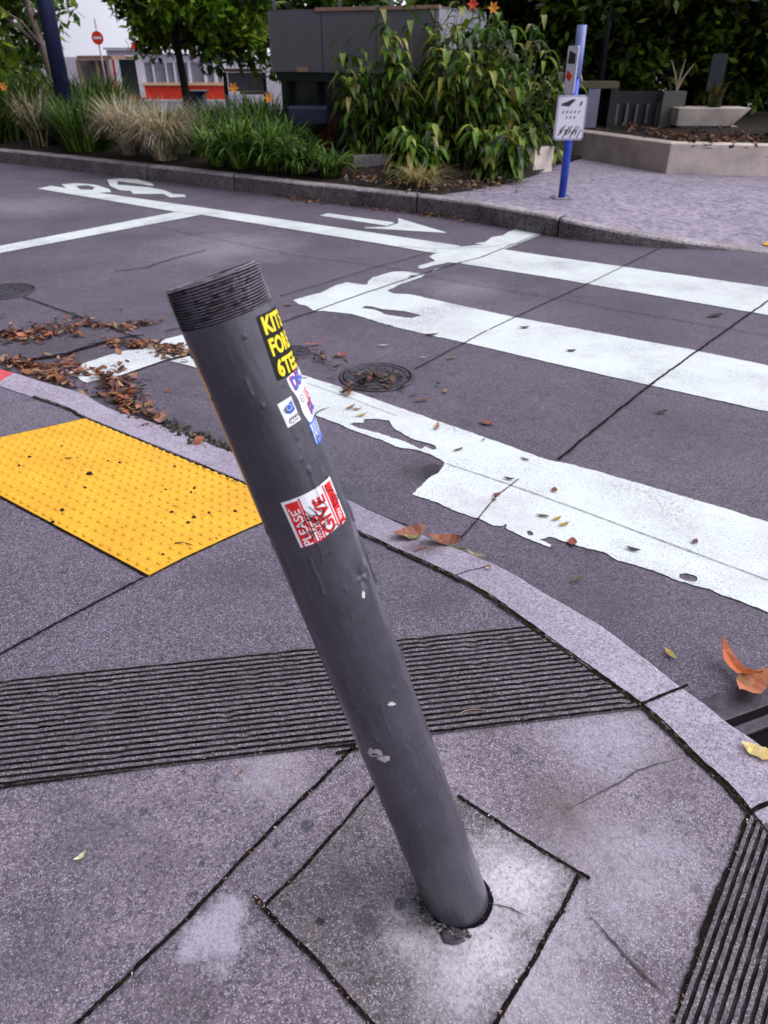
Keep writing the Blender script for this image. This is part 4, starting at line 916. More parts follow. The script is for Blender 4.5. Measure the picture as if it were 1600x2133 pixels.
part(pav, 'door_header', M['lip'], [(252.1, 117, 286.9, 123.5, YB-.1, .14)])
wing = thing('shelter', 'brown open fronted shelter left of the pavilion door', 'shelter')
part(wing, 'roof', M['brown'], [(160, 116, 232, 124, 38, 2)]); part(wing, 'wall', plain('shelter_wall', (.16, .12, .13), .7, .3, 2), [(164, 125, 230, 200, 39.5, .2)])
for x in (166, 204, 226): part(wing, 'post', M['brown'], [(x, 124.2, x+4, 205, 38, .12)])
def rod(name, mat, parent, x, y, z0, z1, r, n=14):
    m = MB(); m.tube([Vector((x, y, z0)), Vector((x, y, z1))], r, n); return m.build(name, mat, parent, smooth=True)
dns = thing('road_sign', 'small round red no entry sign against the white sky gap', 'road sign'); c = aty(203, 79, 30)
m = MB(); m.tube([Vector((c.x, c.y, c.z)), Vector((c.x, c.y+.02, c.z))], .20, 28); m.build('sign_disc', M['red_wall'], dns)
m = MB(); m.box((c.x, c.y-.006, c.z), (.27, .008, .07)); m.build('bar', M['white_wall'], dns)
rod('post', M['metal'], dns, c.x, c.y+.06, -.6, c.z+.55, .03)
p = aty(136, 215, 14); lp = thing('light_pole', 'navy blue light pole rising from the grasses on the left', 'light pole', (p.x, p.y, 0))
rod('pole', M['navy'], lp, 0, 0, -.1, 5.0, .125, 20); rod('base', M['navy'], lp, 0, 0, -.1, .42, .16, 20); rod('collar', M['blue_pole'], lp, 0, 0, .425, .47, .145, 20)
b = thing('bin', 'navy blue bin in front of the red band of the pavilion', 'bin'); Yb = 24
part(b, 'body', M['navy'], [(393, 196, 425, 245, Yb, .5)], .03); part(b, 'lid', M['navy'], [(391, 189, 427, 195.6, Yb-.03, .56)], .03)
lf = thing('lattice_fence', 'white lattice fence panel with a tan top beam beside the kiosk', 'fence'); Yl = 26
part(lf, 'beam', M['lip'], [(466, 143, 548, 150, Yl-.05, .12)]); part(lf, 'panel', plain('lilac_white', (.52, .50, .60), .6, .1, 3), [(476, 151, 549, 190, Yl, .04)])
part(lf, 'lattice', M['metal'], [(477+i*4.5, 152, 478+i*4.5, 190, Yl-.03, .02) for i in range(16)]); part(lf, 'post', M['kiosk_green'], [(467, 150.5, 475, 225, Yl-.04, .12)]); part(lf, 'rail', M['lip'], [(500, 190.5, 560, 197, Yl-.05, .1)])
part(lf, 'post', M['kiosk_green'], [(550, 150.5, 556, 225, Yl-.04, .12)])
# blue sign post
p = at(1170, 414, PZ); sp = thing('sign_post', 'bright blue sign post with a white lettered panel on the far pavement', 'sign post', (p.x, p.y, PZ))
zt = zat(p.x, p.y, 52)-PZ; rod('post', M['blue_post'], sp, 0, 0, 0, zt*.72, .040, 20); rod('upper_post', plain('pale_blue', (.20, .24, .52), .4, .2, 9), sp, 0, 0, zt*.72+.001, zt, .046, 20)
m = MB(); m.box((0, 0, .010), (.20, .16, .016)); m.build('base_plate', M['metal'], sp, bevel=.004)
for dx, dy in ((-.075, -.055), (.075, -.055), (.075, .055), (-.075, .055)): rod('bolt', M['metal'], sp, dx, dy, .0185, .032, .011, 6)
def rrect(w, h_, r, n=6):
    out = []
    for cx, cz, a0 in ((w/2-r, h_/2-r, 0), (-w/2+r, h_/2-r, 90), (-w/2+r, -h_/2+r, 180), (w/2-r, -h_/2+r, 270)):
        for k in range(n+1): a = math.radians(a0+90*k/n); out.append((cx+r*math.cos(a), cz+r*math.sin(a)))
    return out
def panel(name, mat, parent, w, h_, r, loc, y0, y1, rotz=0, sx=0):
    m = MB(); L = rrect(w, h_, r); n = len(L); vs = [(x, y0, z) for x, z in L]+[(x, y1, z) for x, z in L]
    m.add(vs, [tuple(range(n)), tuple(range(2*n-1, n-1, -1))]+[(i, n+i, n+(i+1) % n, (i+1) % n) for i in range(n)]); o = m.build(name, mat, parent, loc); o.rotation_euler.z = rotz; return o
zc = (zat(p.x, p.y, 197)+zat(p.x, p.y, 291))/2-PZ; hh = zat(p.x, p.y, 197)-zat(p.x, p.y, 291); ww = .305
sx = aty(1185, 245, p.y).x-p.x
sg = panel('sign_panel', plain('sign_border', (.42, .38, .52), .4, .05, 4), sp, ww, hh, .035, (sx, 0, zc), -.062, -.05, .06)
panel('face', M['sign_white'], sg, ww-.035, hh-.035, .022, (0, 0, 0), -.0645, -.0625)
m = MB()
def flat(m, P): m.add([(x, -.0665, z) for x, z in P], [tuple(range(len(P)))])
flat(m, [(-.115, hh*.27), (-.03, hh*.25), (.035, hh*.40), (.0, hh*.41), (-.05, hh*.36), (-.10, hh*.32)]); m.build('arrow_icon', M['ink'], sg); m = MB(); flat(m, [(.075, hh*.27), (.095, hh*.27), (.105, hh*.36), (.088, hh*.36)])
m.build('car_icon', M['ink'], sg); m = MB()
for r_ in range(2):
    if r_: m.build('lettering', M['ink'], sg); m = MB()
    for k in range(5-2*r_): x = -.095+.04*k+r_*.04; flat(m, [(x, hh*(.10-.12*r_)), (x+.012, hh*(.10-.12*r_)), (x+.026, hh*(.16-.12*r_)), (x+.014, hh*(.16-.12*r_))])
m.build('lettering', M['ink'], sg); m = MB()
for k in range(9): x = -.115+.024*k; z0 = hh*(-.40+.05*math.sin(k*2.2)); flat(m, [(x, z0), (x+.010, z0), (x+.05, z0+hh*.20), (x+.04, z0+hh*.20)])
for k in range(4): x = -.10+.05*k; flat(m, [(x, -hh*.26), (x+.02, -hh*.34), (x+.028, -hh*.33), (x+.008, -hh*.25)])
m.build('scrawl', M['ink'], sg)
zc2 = zat(p.x, p.y, 145)-PZ; s2 = panel('sign_panel', M['sign_white'], sp, .16, .40, .02, (-.062, -.06, zc2), -.012, -.004, math.radians(-64))
s2['label'] = 'narrow upper sign panel seen almost edge on'
m = MB(); m.add([(x, -.0135, z) for x, z in ((-.07, -.07), (.0, -.1), (.03, -.05), (-.05, .0))], [(0, 1, 2, 3)]); m.build('red_mark', M['red_wall'], s2)
m = MB(); m.add([(x, -.0135, z) for x, z in ((-.06, .05), (.05, .05), (.05, .13), (-.05, .16))], [(0, 1, 2, 3)]); m.build('dark_mark', M['ink'], s2)
# low concrete seat wall (L shaped) and block
w1, w2, w3 = at(1195, 328, PZ), at(1386, 362, PZ), at(1720, 372, PZ); hw = zat(w2.x, w2.y, 299)
def wall_run(m, a, b2, th, z0, z1, side=1):
    d = (b2-a).normalized(); n = Vector((-d.y, d.x, 0))*th*side; P = [a, b2, b2+n, a+n]
    if side < 0: P = P[::-1]
    m.prism([(q.x, q.y) for q in P], z0, z1)
wl = thing('seat_wall', 'low pale concrete seat wall with a corner beside the plaza', 'wall')
a0 = at(1140, 318, PZ); d1 = (w2-w1).normalized(); M['wall'] = plain('warm_wall_concrete', (.66, .57, .50), .85, .28, 3.2, bump=.006, bscale=30); m = MB(); wall_run(m, w1-d1*1.2, w2, .28, PZ-.1, hw); m.build('side_run', plain('side_wall_concrete', (.42, .35, .30), .85, .25, 3, bump=.01, bscale=30), wl, bevel=.012)  # side run is a darker brown-grey than the front run
d2 = (w3-w2).normalized(); m = MB(); wall_run(m, w2+d2*.003, w3, .28, PZ-.1, hw+.003); m.build('front_run', M['wall'], wl, bevel=.012)
m = MB(); P = [w2+Vector((.15, .25, 0)), w3+Vector((0, .25, 0)), Vector((12, 14, 0)), Vector((12, 20, 0)), Vector((w1.x+.1, 20, 0)), w1-d1*1.0+Vector((.2, .15, 0))]
nn_ = 28; vs = []
for i in range(nn_+1):
    for j in range(nn_+1):
        a = P[5].lerp(P[0], i/nn_) if i < 0 else None
        u, v = i/nn_, j/nn_; fr_ = (w1-d1*1.0+Vector((.2, .15, 0))).lerp(w2+Vector((.15, .25, 0)), min(1, u*2)) if u < .5 else (w2+Vector((.15, .25, 0))).lerp(w3+Vector((0, .25, 0)), u*2-1)
        bk = Vector((w1.x-.9, 16, 0)).lerp(Vector((12, 16, 0)), u); q = fr_.lerp(bk, v); vs.append((q.x, q.y, hw-.05+.06*v+.03*mnoise.noise(q*2)))
m.add(vs, [(i*(nn_+1)+j, (i+1)*(nn_+1)+j, (i+1)*(nn_+1)+j+1, i*(nn_+1)+j+1) for i in range(nn_) for j in range(nn_)]); struct(m.build('raised_bed_soil', M['soil'], smooth=True))
m = MB(); p0 = at(1110, 361, PZ); p1 = at(1150, 357, PZ); zb = zat(p0.x, p0.y, 308); d = (p1-p0).normalized(); n = Vector((-d.y, d.x, 0))
P = [p0, p1, p1+n*.3, p0+n*.3]; cb = thing('concrete_block', 'short concrete wall end block at the corner of the mulch bed', 'block')
m.prism([(q.x, q.y) for q in P], PZ-.05, zb); m.build('end', M['wall'], cb, bevel=.015)
m = MB(); e = p0+n*.303; wall_run(m, e+d*.02, e+d*.02+(n-d*.55).normalized()*2.4, .2, PZ-.05, zb-.02, -1); m.build('run', M['kerb_far'], cb, bevel=.012)
rl = thing('railing', 'low dark metal railing with upright bars behind the concrete block', 'railing'); Yr = 14.5
part(rl, 'rail', M['black_fence'], [(1085, 262, 1180, 267, Yr, .04), (1085, 303, 1180, 308, Yr, .04)])
m = MB()
for i in range(13): pbox(m, 1086+i*7.6, 267.3, 1089+i*7.6, 302.7, Yr+.01, .02)
m.build('bars', M['metal'], rl)
# far right: black fence, gate post, planter, lamp post, thin sapling
fe = thing('fence', 'black panel fence with pale uprights under the dark trees', 'fence'); Yf = 13.4
part(fe, 'panel', M['black_fence'], [(1262, 190, 1422, 268, Yf, .05)])
for i, x in enumerate((1264, 1282, 1302, 1322, 1344, 1366, 1388)): part(fe, 'upright', plain('weathered_upright', (.15, .14, .15), .7, .3, 5), [(x, 216, x+5, 268, Yf-.06, .05)])
part(fe, 'post', plain('grey_post', (.16, .16, .15), .7, .2, 3), [(1378, 190, 1424, 268, Yf-.2, .12)])
gp = thing('gateway', 'dark gateway with a flat top beam behind the blue sign post', 'gateway')
part(gp, 'beam', plain('olive_beam', (.12, .11, .06), .7, .2, 3), [(1205, 170, 1290, 184, 13.0, .3)]); part(gp, 'post', plain('lilac_post', (.22, .22, .30), .6, .2, 3), [(1222, 185, 1246, 268, 13.0, .2)]); part(gp, 'post', M['black_fence'], [(1268, 185, 1284, 270, 13.0, .2)]); part(gp, 'opening', M['dark'], [(1246.5, 185, 1267.5, 268, 13.2, .05)])
pl = thing('planter', 'pale tapered concrete planter trough under the dark trees', 'planter'); c = aty(1484, 243, 12.9); zl, zh = aty(1484, 263, 12.9).z, aty(1484, 225, 12.9).z
m = MB(); a, b2 = aty(1412, 243, 12.9).x, aty(1552, 243, 12.9).x
m.add([(a, 12.9, zl), (b2-.18, 12.9, zl), (b2-.18, 13.3, zl), (a, 13.3, zl), (a-.02, 12.86, zh), (b2+.06, 12.86, zh), (b2+.06, 13.34, zh), (a-.02, 13.34, zh)], [(3, 2, 1, 0), (4, 5, 6, 7), (0, 1, 5, 4), (1, 2, 6, 5), (2, 3, 7, 6), (3, 0, 4, 7)])
m.build('trough', M['wall'], pl, bevel=.01); m = MB(); m.box(((a+b2)/2, 13.1, zl-.2), (.9, .3, .395)); m.build('foot', M['concrete_wall'], pl)
tuft('sapling', 'thin planter plant with upright stems in the pale trough', 'plant', (aty(1485, 225, 13.1).x, 13.1, zh), 40, .35, .12, .03, GRN2+[(.3, .16, .05)], None, .2, .1)
q = aty(1250, 170, 14.5); ll = thing('lamp_post', 'slim black lamp post in front of the dark hedge', 'lamp post', (q.x, 14.5, 0)); rod('pole', M['black_fence'], ll, 0, 0, 0, 4.2, .06); rod('base', M['black_fence'], ll, 0, 0, 0, .5, .1)
lan = rod('lantern', M['black_fence'], ll, 0, 0, 4.2, 4.6, .16)
nb_ = thing('notice_board', 'dim green notice board on two legs above the pale planter', 'board'); part(nb_, 'board', plain('dim_green', (.014, .024, .026), .6, .3, 4), [(1478, 112, 1510, 190, 13.9, .05)]); part(nb_, 'leg', M['lip'], [(1478, 190.5, 1482, 240, 13.9, .04)]); part(nb_, 'leg', M['lip'], [(1490, 190.5, 1494, 240, 13.9, .04)])
v_ = thing('sapling', 'bare forked pale sapling in front of the fence', 'sapling'); m = MB(); p = aty(1410, 185, 13.25)
for dx, dz in ((-.16, .38), (.05, .40), (.2, .34)): m.tube([(p.x, 13.25, p.z), (p.x+dx*.4, 13.25, p.z+dz*.5), (p.x+dx, 13.25, p.z+dz)], [.02, .014, .006], 6)
m.tube([(p.x, 13.25, 0), (p.x, 13.25, p.z+.01)], [.028, .02], 7); m.build('branches', plain('pale_bark', (.4, .32, .26), .8, .2, 9), v_)
# ---------------------------------------------------------------- fallen leaves
ORNG = [(.30, .10, .035), (.16, .055, .028), (.38, .17, .08), (.09, .04, .028), (.42, .24, .14), (.22, .10, .08), (.05, .03, .025)]
def leaf_verts(L, w, curl, twist=0.):
    vs = []; n = 6
    for i in range(n+1):
        t = i/n; ww = w*.5*max(.03, math.sin(math.pi*(t*.93+.04))**.85); z = curl*L*(t-.5)**2*1.6; tw = twist*(t-.5)
        for s in (-1, 0, 1): vs.append(Vector((L*(t-.5), s*ww*math.cos(tw), z+abs(s)*ww*.35*abs(curl)+s*ww*math.sin(tw))))
    fs = [(3*i+j, 3*(i+1)+j, 3*(i+1)+j+1, 3*i+j+1) for i in range(n) for j in range(2)]
    z0 = min(v.z for v in vs); return [v-Vector((0, 0, z0)) for v in vs], fs
def leaf_thing(px, py, L, w, col, label, group=None, z=None, rot=None, curl=.6, twist=.0, name='fallen_leaf', cat='leaf', road=True, dz=.009):
    p = at(px, py, RZ+dz) if road else at2(px, py, dz); m = MB(); vs, fs = leaf_verts(L, w, curl, twist); vs = [v+Vector((random.gauss(0, L*.018), random.gauss(0, w*.05), abs(random.gauss(0, L*.012)))) for v in vs]
    for f in fs: m.add([vs[q] for q in f], [(0, 1, 2, 3)], 0, col_jit(col, .22))
    o = m.build(name, M['leaf'], None, v3(p)); o.rotation_euler.z = random.uniform(0, 6.28) if rot is None else rot
    return tag(o, label, cat, group)
LG = 'leaves lying on the crosswalk and road'
OL, YL, DK, RDL = (.10, .10, .03), (.40, .32, .06), (.035, .025, .02), (.30, .07, .04)
for px, py, L, w, c, r, lab in [(955, 936, .055, .016, OL, .6, 'slim olive leaf in the middle of the nearest white stripe'), (1007, 916, .03, .009, OL, .9, 'tiny green leaf near the upper edge of the nearest white stripe'), (1094, 956, .045, .014, DK, -.7, 'dark leaf near the upper edge of the nearest white stripe'),
        (1061, 997, .05, .017, (.06, .05, .02), -.4, 'dark olive leaf just above the crack in the nearest stripe'), (1035, 1030, .035, .022, (.22, .07, .03), .5, 'small red brown leaf below the crack in the nearest stripe'), (1029, 1040, .024, .011, (.16, .05, .03), -.8, 'tiny red brown leaf fragment below its larger neighbour'),
        (1155, 1020, .034, .024, (.20, .07, .04), 1.2, 'crumpled brown leaf above the crack in the nearest stripe'), (1131, 1074, .052, .017, OL, -.3, 'olive green leaf between a grey bit and a yellow leaf'), (1160, 1080, .048, .016, YL, .6, 'yellow edged leaf, upper of the yellow pair'), (1175, 1092, .048, .018, (.46, .36, .06), .4, 'yellow leaf, lower of the yellow pair'),
        (1192, 1128, .05, .034, RDL, 1.3, 'red leaf on the ragged lower edge of the nearest stripe'), (1319, 1144, .05, .02, DK, -.5, 'nearly black leaf on the nearest stripe towards the right'), (1448, 1127, .035, .02, (.16, .07, .12), .7, 'purple brown leaf bit on the nearest stripe by the right edge'), (1203, 1206, .05, .014, OL, .5, 'olive sprig on bare road below the nearest stripe'),
        (1397, 1362, .05, .02, (.42, .30, .08), -1.2, 'yellow leaf standing out on the dark gutter'), (730, 848, .075, .018, (.26, .12, .05), .9, 'brown curled leaf on the stripe beside the stickers'), (752, 865, .06, .02, (.52, .38, .14), .4, 'tan yellow leaf on the stripe beside the stickers'), (742, 852, .06, .016, (.3, .12, .06), 0., 'red brown leaf crossing the brown curled one'),
        (910, 889, .075, .022, (.44, .22, .12), 1.3, 'pinkish curled leaf on the nearest stripe'), (709, 740, .085, .05, (.40, .10, .07), .3, 'red leaf on the road between the two iron covers'), (655, 717, .13, .03, (.42, .14, .12), .3, 'long pink leaf above the small iron cover'), (1015, 880, .08, .045, (.24, .09, .06), -.4, 'rust leaf on bare road above the nearest stripe'),
        (800, 719, .06, .018, (.6, .52, .5), .2, 'pale leaf on the road above the large iron cover'), (882, 744, .05, .014, (.5, .42, .36), .2, 'pale sliver on the joint right of the large iron cover'), (927, 814, .04, .02, (.42, .24, .15), 1.4, 'tan leaf right of the large iron cover'), (880, 833, .10, .02, (.16, .07, .05), .2, 'dark twiggy leaf below the large iron cover'),
        (862, 822, .07, .015, (.12, .07, .05), .5, 'dark thin leaf just below the large iron cover'), (1378, 858, .06, .03, DK, .2, 'dark smudge like leaf on the road beside the long joint'), (1490, 657, .11, .05, DK, .3, 'dark leaf between the two farther stripes at the right'), (940, 745, .07, .02, (.22, .15, .06), .6, 'tan leaf on the road below the middle stripe'),
        (1093, 682, .07, .03, DK, 0., 'dark leaf on the middle stripe near its upper edge'), (1190, 730, .06, .03, DK, 0, 'dark leaf in the middle of the middle stripe'), (860, 575, .06, .04, (.2, .12, .06), 0, 'brown leaf at the broken end of the middle stripe'), (900, 696, .09, .03, (.16, .08, .05), .2, 'dark curled leaf on the lower edge of the middle stripe'),
        (600, 634, .06, .04, (.24, .11, .05), 0, 'brown pellet like leaf right of the threaded pipe top')]:
    leaf_thing(px, py, L, w, c, lab, LG, rot=r, curl=random.uniform(.1, .35))
leaf_thing(855, 1111, .13, .075, (.33, .14, .085), 'large orange brown dry leaf on the near kerb', rot=.35, curl=.3, twist=.8, road=False, dz=.012)
leaf_thing(925, 1125, .12, .06, (.30, .105, .06), 'large curled orange leaf hanging over the near kerb edge', rot=-.25, curl=.4, twist=1.0, road=False, dz=.012)
leaf_thing(860, 1120, .06, .022, (.26, .30, .12), 'green leaf under the large orange leaf on the kerb', rot=.1, curl=.5, road=False, dz=.012)
leaf_thing(955, 1143, .06, .02, (.10, .10, .03), 'olive leaf in the gutter beside the near kerb', rot=-.4, curl=.4)
leaf_thing(995, 1158, .08, .02, (.26, .24, .14), 'pale green sprig in the gutter beside the near kerb', rot=-.3, curl=.6)
leaf_thing(1533, 1392, .16, .045, (.50, .12, .03), 'long orange leaf standing up beside the storm drain', rot=1.9, curl=.9, twist=.6, dz=.02)
leaf_thing(1565, 1428, .13, .075, (.50, .19, .09), 'wide orange leaf lying on the storm drain bars', rot=.6, curl=.5, twist=.3, dz=.025)
leaf_thing(1580, 1566, .075, .045, (.72, .54, .20), 'pale yellow leaf on the near kerb at the right', rot=-.6, curl=.2, road=False, dz=.010)
leaf_thing(1018, 1183, .02, .014, (.5, .33, .24), 'tiny tan leaf bit on the kerb crack', rot=.3, road=False, dz=.010)
leaf_thing(168, 1785, .028, .010, (.72, .70, .42), 'pale yellow sliver of leaf on the pavement', rot=.9, road=False)
leaf_thing(500, 1610, .014, .011, (.26, .11, .08), 'small reddish crumb on the pavement below the grooves', rot=.4, road=False)
leaf_thing(300, 1255, .04, .014, (.06, .05, .055), 'small dark leaf fragment on the ramp', rot=.3, road=False) if False else None
# dark bits on the yellow panel
def crumb(px, py, r, col, label, group, dz=.006):
    p = at2(px, py, dz); m = MB(); vs = []
    for k in range(7): a = 6.2832*k/7; q = r*random.uniform(.6, 1.2); vs.append((q*math.cos(a), q*math.sin(a)*.8, 0))
    vs += [(x*.6, y*.6, r*.7) for x, y, _ in vs]
    m.add(vs, [(k, (k+1) % 7, 7+(k+1) % 7, 7+k) for k in range(7)]+[tuple(range(7, 14))], 0, col); tag(m.build('debris_bit', M['leaf'], None, v3(p)), label, 'debris', group)
GB = 'dark bits scattered on the yellow tactile panel'
for px, py, r in [(405, 1017, .008), (398, 1026, .007), (358, 1067, .008), (404, 1078, .009), (392, 1089, .008), (436, 1068, .007), (345, 1020, .006), (448, 1122, .007), (490, 1065, .009), (188, 988, .016), (178, 1016, .007), (250, 964, .008), (364, 972, .007), (62, 952, .008), (110, 1088, .009), (130, 1063, .010), (340, 1155, .006), (130, 930, .008), (40, 970, .007), (225, 960, .006)]:
    crumb(px, py, r, (.03, .02, .018), 'dark crumb lying on the yellow tactile panel', GB)
def twig(px0, py0, px1, py1, r, label, road=False, col=(.05, .03, .02), dz=.008):
    a, b2 = (at(px0, py0, RZ+dz), at(px1, py1, RZ+dz)) if road else (at2(px0, py0, dz), at2(px1, py1, dz)); n = Vector((-(b2-a).y, (b2-a).x, 0))*.12
    m = MB(); m.tube([a, a.lerp(b2, .35)+n, a.lerp(b2, .7)+n*.8, b2], [r, r, r*.8, r*.4], 6, col=col); tag(m.build('twig', M['leaf']), label, 'twig')
twig(364, 1131, 402, 1136, .0022, 'thin black twig across the lower domes of the yellow panel'); twig(128, 958, 165, 952, .003, 'brown twig near the far end of the yellow panel', col=(.16, .08, .03))
twig(862, 1148, 892, 1141, .0025, 'reddish twig lying on the near kerb', col=(.28, .10, .07)); twig(655, 866, 686, 848, .003, 'dark stick on the white stripe beside the pipe', True); twig(615, 790, 640, 787, .003, 'dark stick just under the yellow lettered sticker', True)
twig(950, 1490, 1015, 1478, .0016, 'pale rootlet lying across the grooves', col=(.3, .22, .15), dz=.012)
# drifts of leaves: nobody could count these
def litter(name, label, spots, n, size, pal, h=None, dz=.006, zr=.03):
    m = MB()
    for _ in range(n):
        px, py, rx, ry, rot = random.choices(spots, weights=[s[2]*s[3] for s in spots])[0]
        sg_ = .45 if random.random() < .8 else .95; a = random.gauss(0, sg_); b2 = random.gauss(0, sg_); c, s = math.cos(rot), math.sin(rot); X, Y = px+a*rx*c-b2*ry*s, py+a*rx*s+b2*ry*c
        p = at(X, Y, RZ+dz) if h is None else (at2(X, Y, dz) if h == 'walk' else at(X, Y, h+dz)); L = size*random.uniform(.5, 1.3); vs, fs = leaf_verts(L, L*random.uniform(.28, .6), random.uniform(-.6, .8), random.uniform(-1.2, 1.2))
        R_ = Matrix.Rotation(random.uniform(0, 6.28), 3, 'Z')@Matrix.Rotation(random.gauss(0, .28), 3, 'X')@Matrix.Rotation(random.gauss(0, .2), 3, 'Y'); vs = [R_@v for v in vs]; z0 = min(v.z for v in vs)
        up = random.random()**2*zr*math.exp(-(a*a+b2*b2)*1.5); m.add([p+v+Vector((0, 0, up-z0)) for v in vs], fs, 0, col_jit(random.choice(pal), .35))
    o = m.build(name, M['leaf'], smooth=True); o['label'] = label; o['category'] = 'leaf litter'; o['kind'] = 'stuff'; return o
litter('leaf_litter', 'rusty brown leaf drift heaped in the gutter beside the left kerb', [(245, 800, 42, 30, .4), (262, 835, 50, 26, .5), (210, 785, 22, 16, .3), (300, 860, 60, 14, .4)], 280, .056, ORNG, zr=.028)
litter('leaf_litter', 'band of brown leaves on the road at the left edge', [(110, 690, 70, 16, -.05), (30, 700, 60, 14, 0), (200, 675, 40, 10, .05)], 240, .058, ORNG, zr=.015)
litter('leaf_litter', 'leaves packed between the kerb and the road edge at the left', [(70, 765, 75, 14, .1), (150, 768, 35, 18, .3), (25, 752, 40, 9, 0), (110, 790, 60, 12, .35)], 260, .055, ORNG, zr=.018)
litter('leaf_litter', 'leaves strewn over the end bar of the crosswalk', [(290, 718, 36, 10, .05), (345, 730, 44, 11, .2), (240, 715, 22, 9, 0), (370, 728, 20, 10, .2), (290, 675, 40, 7, -.1)], 260, .052, ORNG, zr=.012)
litter('leaf_litter', 'dark wet leaf crumbs rippling along the flow line left of the bollard', [(340, 885, 40, 10, .45), (390, 905, 40, 10, .5), (430, 915, 34, 8, .45), (470, 932, 30, 6, .3)], 260, .032, [(.03, .025, .02), (.06, .045, .03), (.16, .11, .08), (.02, .02, .012)], zr=.008)
litter('leaf_litter', 'brown leaf crumbs in the gutter along the far kerb', [(640, 418, 70, 5, .11), (780, 432, 90, 5, .12), (900, 447, 70, 6, .12), (1010, 460, 70, 6, .13), (1080, 468, 40, 5, .13), (960, 453, 20, 6, .1)], 420, .05, ORNG+[(.4, .25, .1)], zr=.01)
litter('leaf_litter', 'twigs and leaves lying across the large iron cover', [(770, 785, 60, 20, .1), (810, 800, 40, 12, .1), (660, 745, 40, 12, .2), (720, 812, 20, 10, .3)], 110, .045, [(.05, .035, .03), (.10, .06, .04), (.22, .1, .06), (.03, .025, .025)], dz=.016, zr=.006)
litter('leaf_litter', 'dark mulch flakes over the planting bed', [(840, 372, 120, 16, .05), (960, 385, 90, 14, -.05), (1050, 372, 60, 12, -.2), (760, 375, 60, 10, .1)], 700, .06, [(.05, .03, .02), (.10, .06, .04), (.24, .17, .12), (.3, .13, .05), (.02, .015, .012)], h=PZ+.05, zr=.01)
litter('leaf_litter', 'fallen brown leaves on the raised bed behind the seat wall', [(1420, 285, 110, 12, .12), (1540, 290, 80, 14, .05), (1330, 268, 60, 8, .2)], 500, .10, [(.10, .05, .03), (.2, .1, .05), (.3, .13, .06), (.04, .03, .02)], h=hw-.02, zr=.02)
litter('leaf_litter', 'moss and grit along the yellow panel edge', [(330, 938, 30, 3, .4), (420, 975, 50, 3.5, .42), (480, 1003, 35, 3.5, .42), (800, 1130, 26, 4, .4)], 220, .014, [(.06, .07, .015), (.10, .11, .02), (.12, .08, .05), (.03, .02, .015)], h=-.115, dz=.004, zr=.004)
def along(P, w, n): return [(a[0]+(b2[0]-a[0])*t, a[1]+(b2[1]-a[1])*t, w, w*.6, 0) for a, b2 in zip(P, P[1:]) for t in [random.random() for q in range(n*9)]]
spots = sum([along(P, 9, 5) for P, w_ in wj], [])+along([(760, 1120), (850, 1160), (950, 1207), (1080, 1290), (1200, 1378), (1330, 1470), (1450, 1582), (1560, 1697)], 9, 4)
litter('joint_grit', 'grit and brown crumbs lodged in the pavement joints', spots, 520, .0065, [(.30, .2, .13), (.5, .45, .45), (.08, .05, .035), (.02, .016, .014), (.14, .08, .05), (.06, .055, .02), (.02, .016, .014), (.04, .03, .02)], h='walk', dz=.006, zr=.002)
litter('tactile_grit', 'fine dark dirt specks over the yellow tactile panel', [(300, 1040, 260, 110, .3), (420, 1080, 120, 60, .3), (150, 960, 150, 60, .3)], 150, .007, [(.05, .03, .015), (.02, .015, .01), (.16, .08, .02)], h='walk', dz=.007, zr=.001)
litter('foot_grit', 'packed dirt and crumbs round the foot of the bollard', [(885, 1885, 30, 40, -.6), (930, 1935, 60, 14, .3), (1000, 1900, 16, 30, .3), (955, 1955, 30, 12, 0)], 170, .007, [(.03, .025, .02), (.1, .08, .07), (.3, .27, .28), (.015, .012, .012)], h=0., dz=.005, zr=.003)
litter('paving_grit', 'tiny pale and dark grit sprinkled over the paving', [(500, 1700, 700, 500, 0), (1100, 1800, 600, 400, 0), (300, 1900, 500, 400, 0)], 420, .0042, [(.6, .56, .6), (.06, .05, .05), (.3, .24, .2), (.02, .016, .016)], h=0., dz=.003, zr=.001)
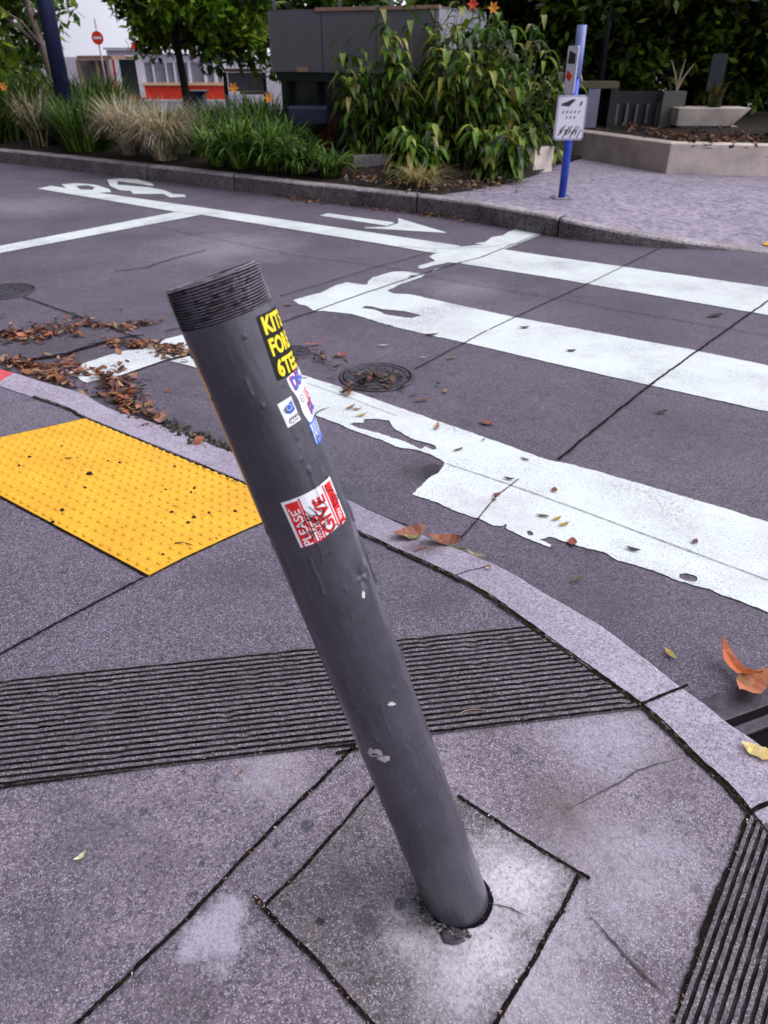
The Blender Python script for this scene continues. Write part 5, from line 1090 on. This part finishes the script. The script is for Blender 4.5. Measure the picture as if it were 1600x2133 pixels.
# ---------------------------------------------------------------- light, sky, camera
SUN_EL, SUN_AZ = 46., 92.                              # azimuth measured from +Y (straight ahead) towards +X (right)
w = bpy.data.worlds.new('World'); scene.world = w; w.use_nodes = True; nt = w.node_tree; bg = nt.nodes['Background']
sky = nt.nodes.new('ShaderNodeTexSky'); sky.sky_type = 'NISHITA'; sky.sun_disc = False; sky.sun_elevation = math.radians(SUN_EL); sky.sun_rotation = math.radians(SUN_AZ); sky.dust_density = 4; sky.air_density = 1.2; sky.ozone_density = 1.
hsv = nt.nodes.new('ShaderNodeHueSaturation'); hsv.inputs['Saturation'].default_value = .38; nt.links.new(sky.outputs[0], hsv.inputs['Color']); mx = nt.nodes.new('ShaderNodeMix'); mx.data_type = 'RGBA'; mx.inputs[0].default_value = .93; nt.links.new(hsv.outputs[0], mx.inputs[6]); tc = nt.nodes.new('ShaderNodeTexCoord'); vd_ = nt.nodes.new('ShaderNodeVectorMath'); vd_.operation = 'DOT_PRODUCT'; vd_.inputs[1].default_value = (.96, .24, .20); nt.links.new(tc.outputs['Generated'], vd_.inputs[0])
mr = nt.nodes.new('ShaderNodeMapRange'); mr.inputs['From Min'].default_value = -.5; mr.inputs['From Max'].default_value = .5; mr.inputs['To Min'].default_value = .03; mr.inputs['To Max'].default_value = 1.75; nt.links.new(vd_.outputs['Value'], mr.inputs['Value'])
cl = nt.nodes.new('ShaderNodeMix'); cl.data_type = 'RGBA'; cl.blend_type = 'MULTIPLY'; cl.inputs[0].default_value = 1; cl.inputs[6].default_value = (7.7, 7.75, 9.1, 1); nt.links.new(mr.outputs[0], cl.inputs[7]); nt.links.new(cl.outputs[2], mx.inputs[7]); nt.links.new(mx.outputs[2], bg.inputs[0]); bg.inputs[1].default_value = .13
sl = bpy.data.lights.new('sun', 'SUN'); sl.energy = 1.9; sl.angle = math.radians(50); sl.color = (1, .95, .88); so = bpy.data.objects.new('sun', sl); C.objects.link(so)
az, el = math.radians(SUN_AZ), math.radians(SUN_EL); dirv = Vector((math.sin(az)*math.cos(el), math.cos(az)*math.cos(el), math.sin(el))); so.rotation_euler = (-dirv).to_track_quat('-Z', 'Y').to_euler(); so.location = (4, 4, 12)
cd = bpy.data.cameras.new('camera'); cd.sensor_fit = 'VERTICAL'; cd.sensor_height = 36; cd.lens = F/2133*36; cd.clip_start = .05; cd.clip_end = 2000
cd.dof.use_dof = True; cd.dof.focus_distance = 1.75; cd.dof.aperture_fstop = 6.3
co = bpy.data.objects.new('camera', cd); C.objects.link(co); co.location = CAM; co.rotation_euler = (math.pi/2-PITCH, 0, 0); scene.camera = co
vs_ = scene.view_settings; scene.display_settings.display_device = 'sRGB'; vs_.view_transform = 'Standard'; vs_.look = 'None'; vs_.exposure = .0; vs_.gamma = 1
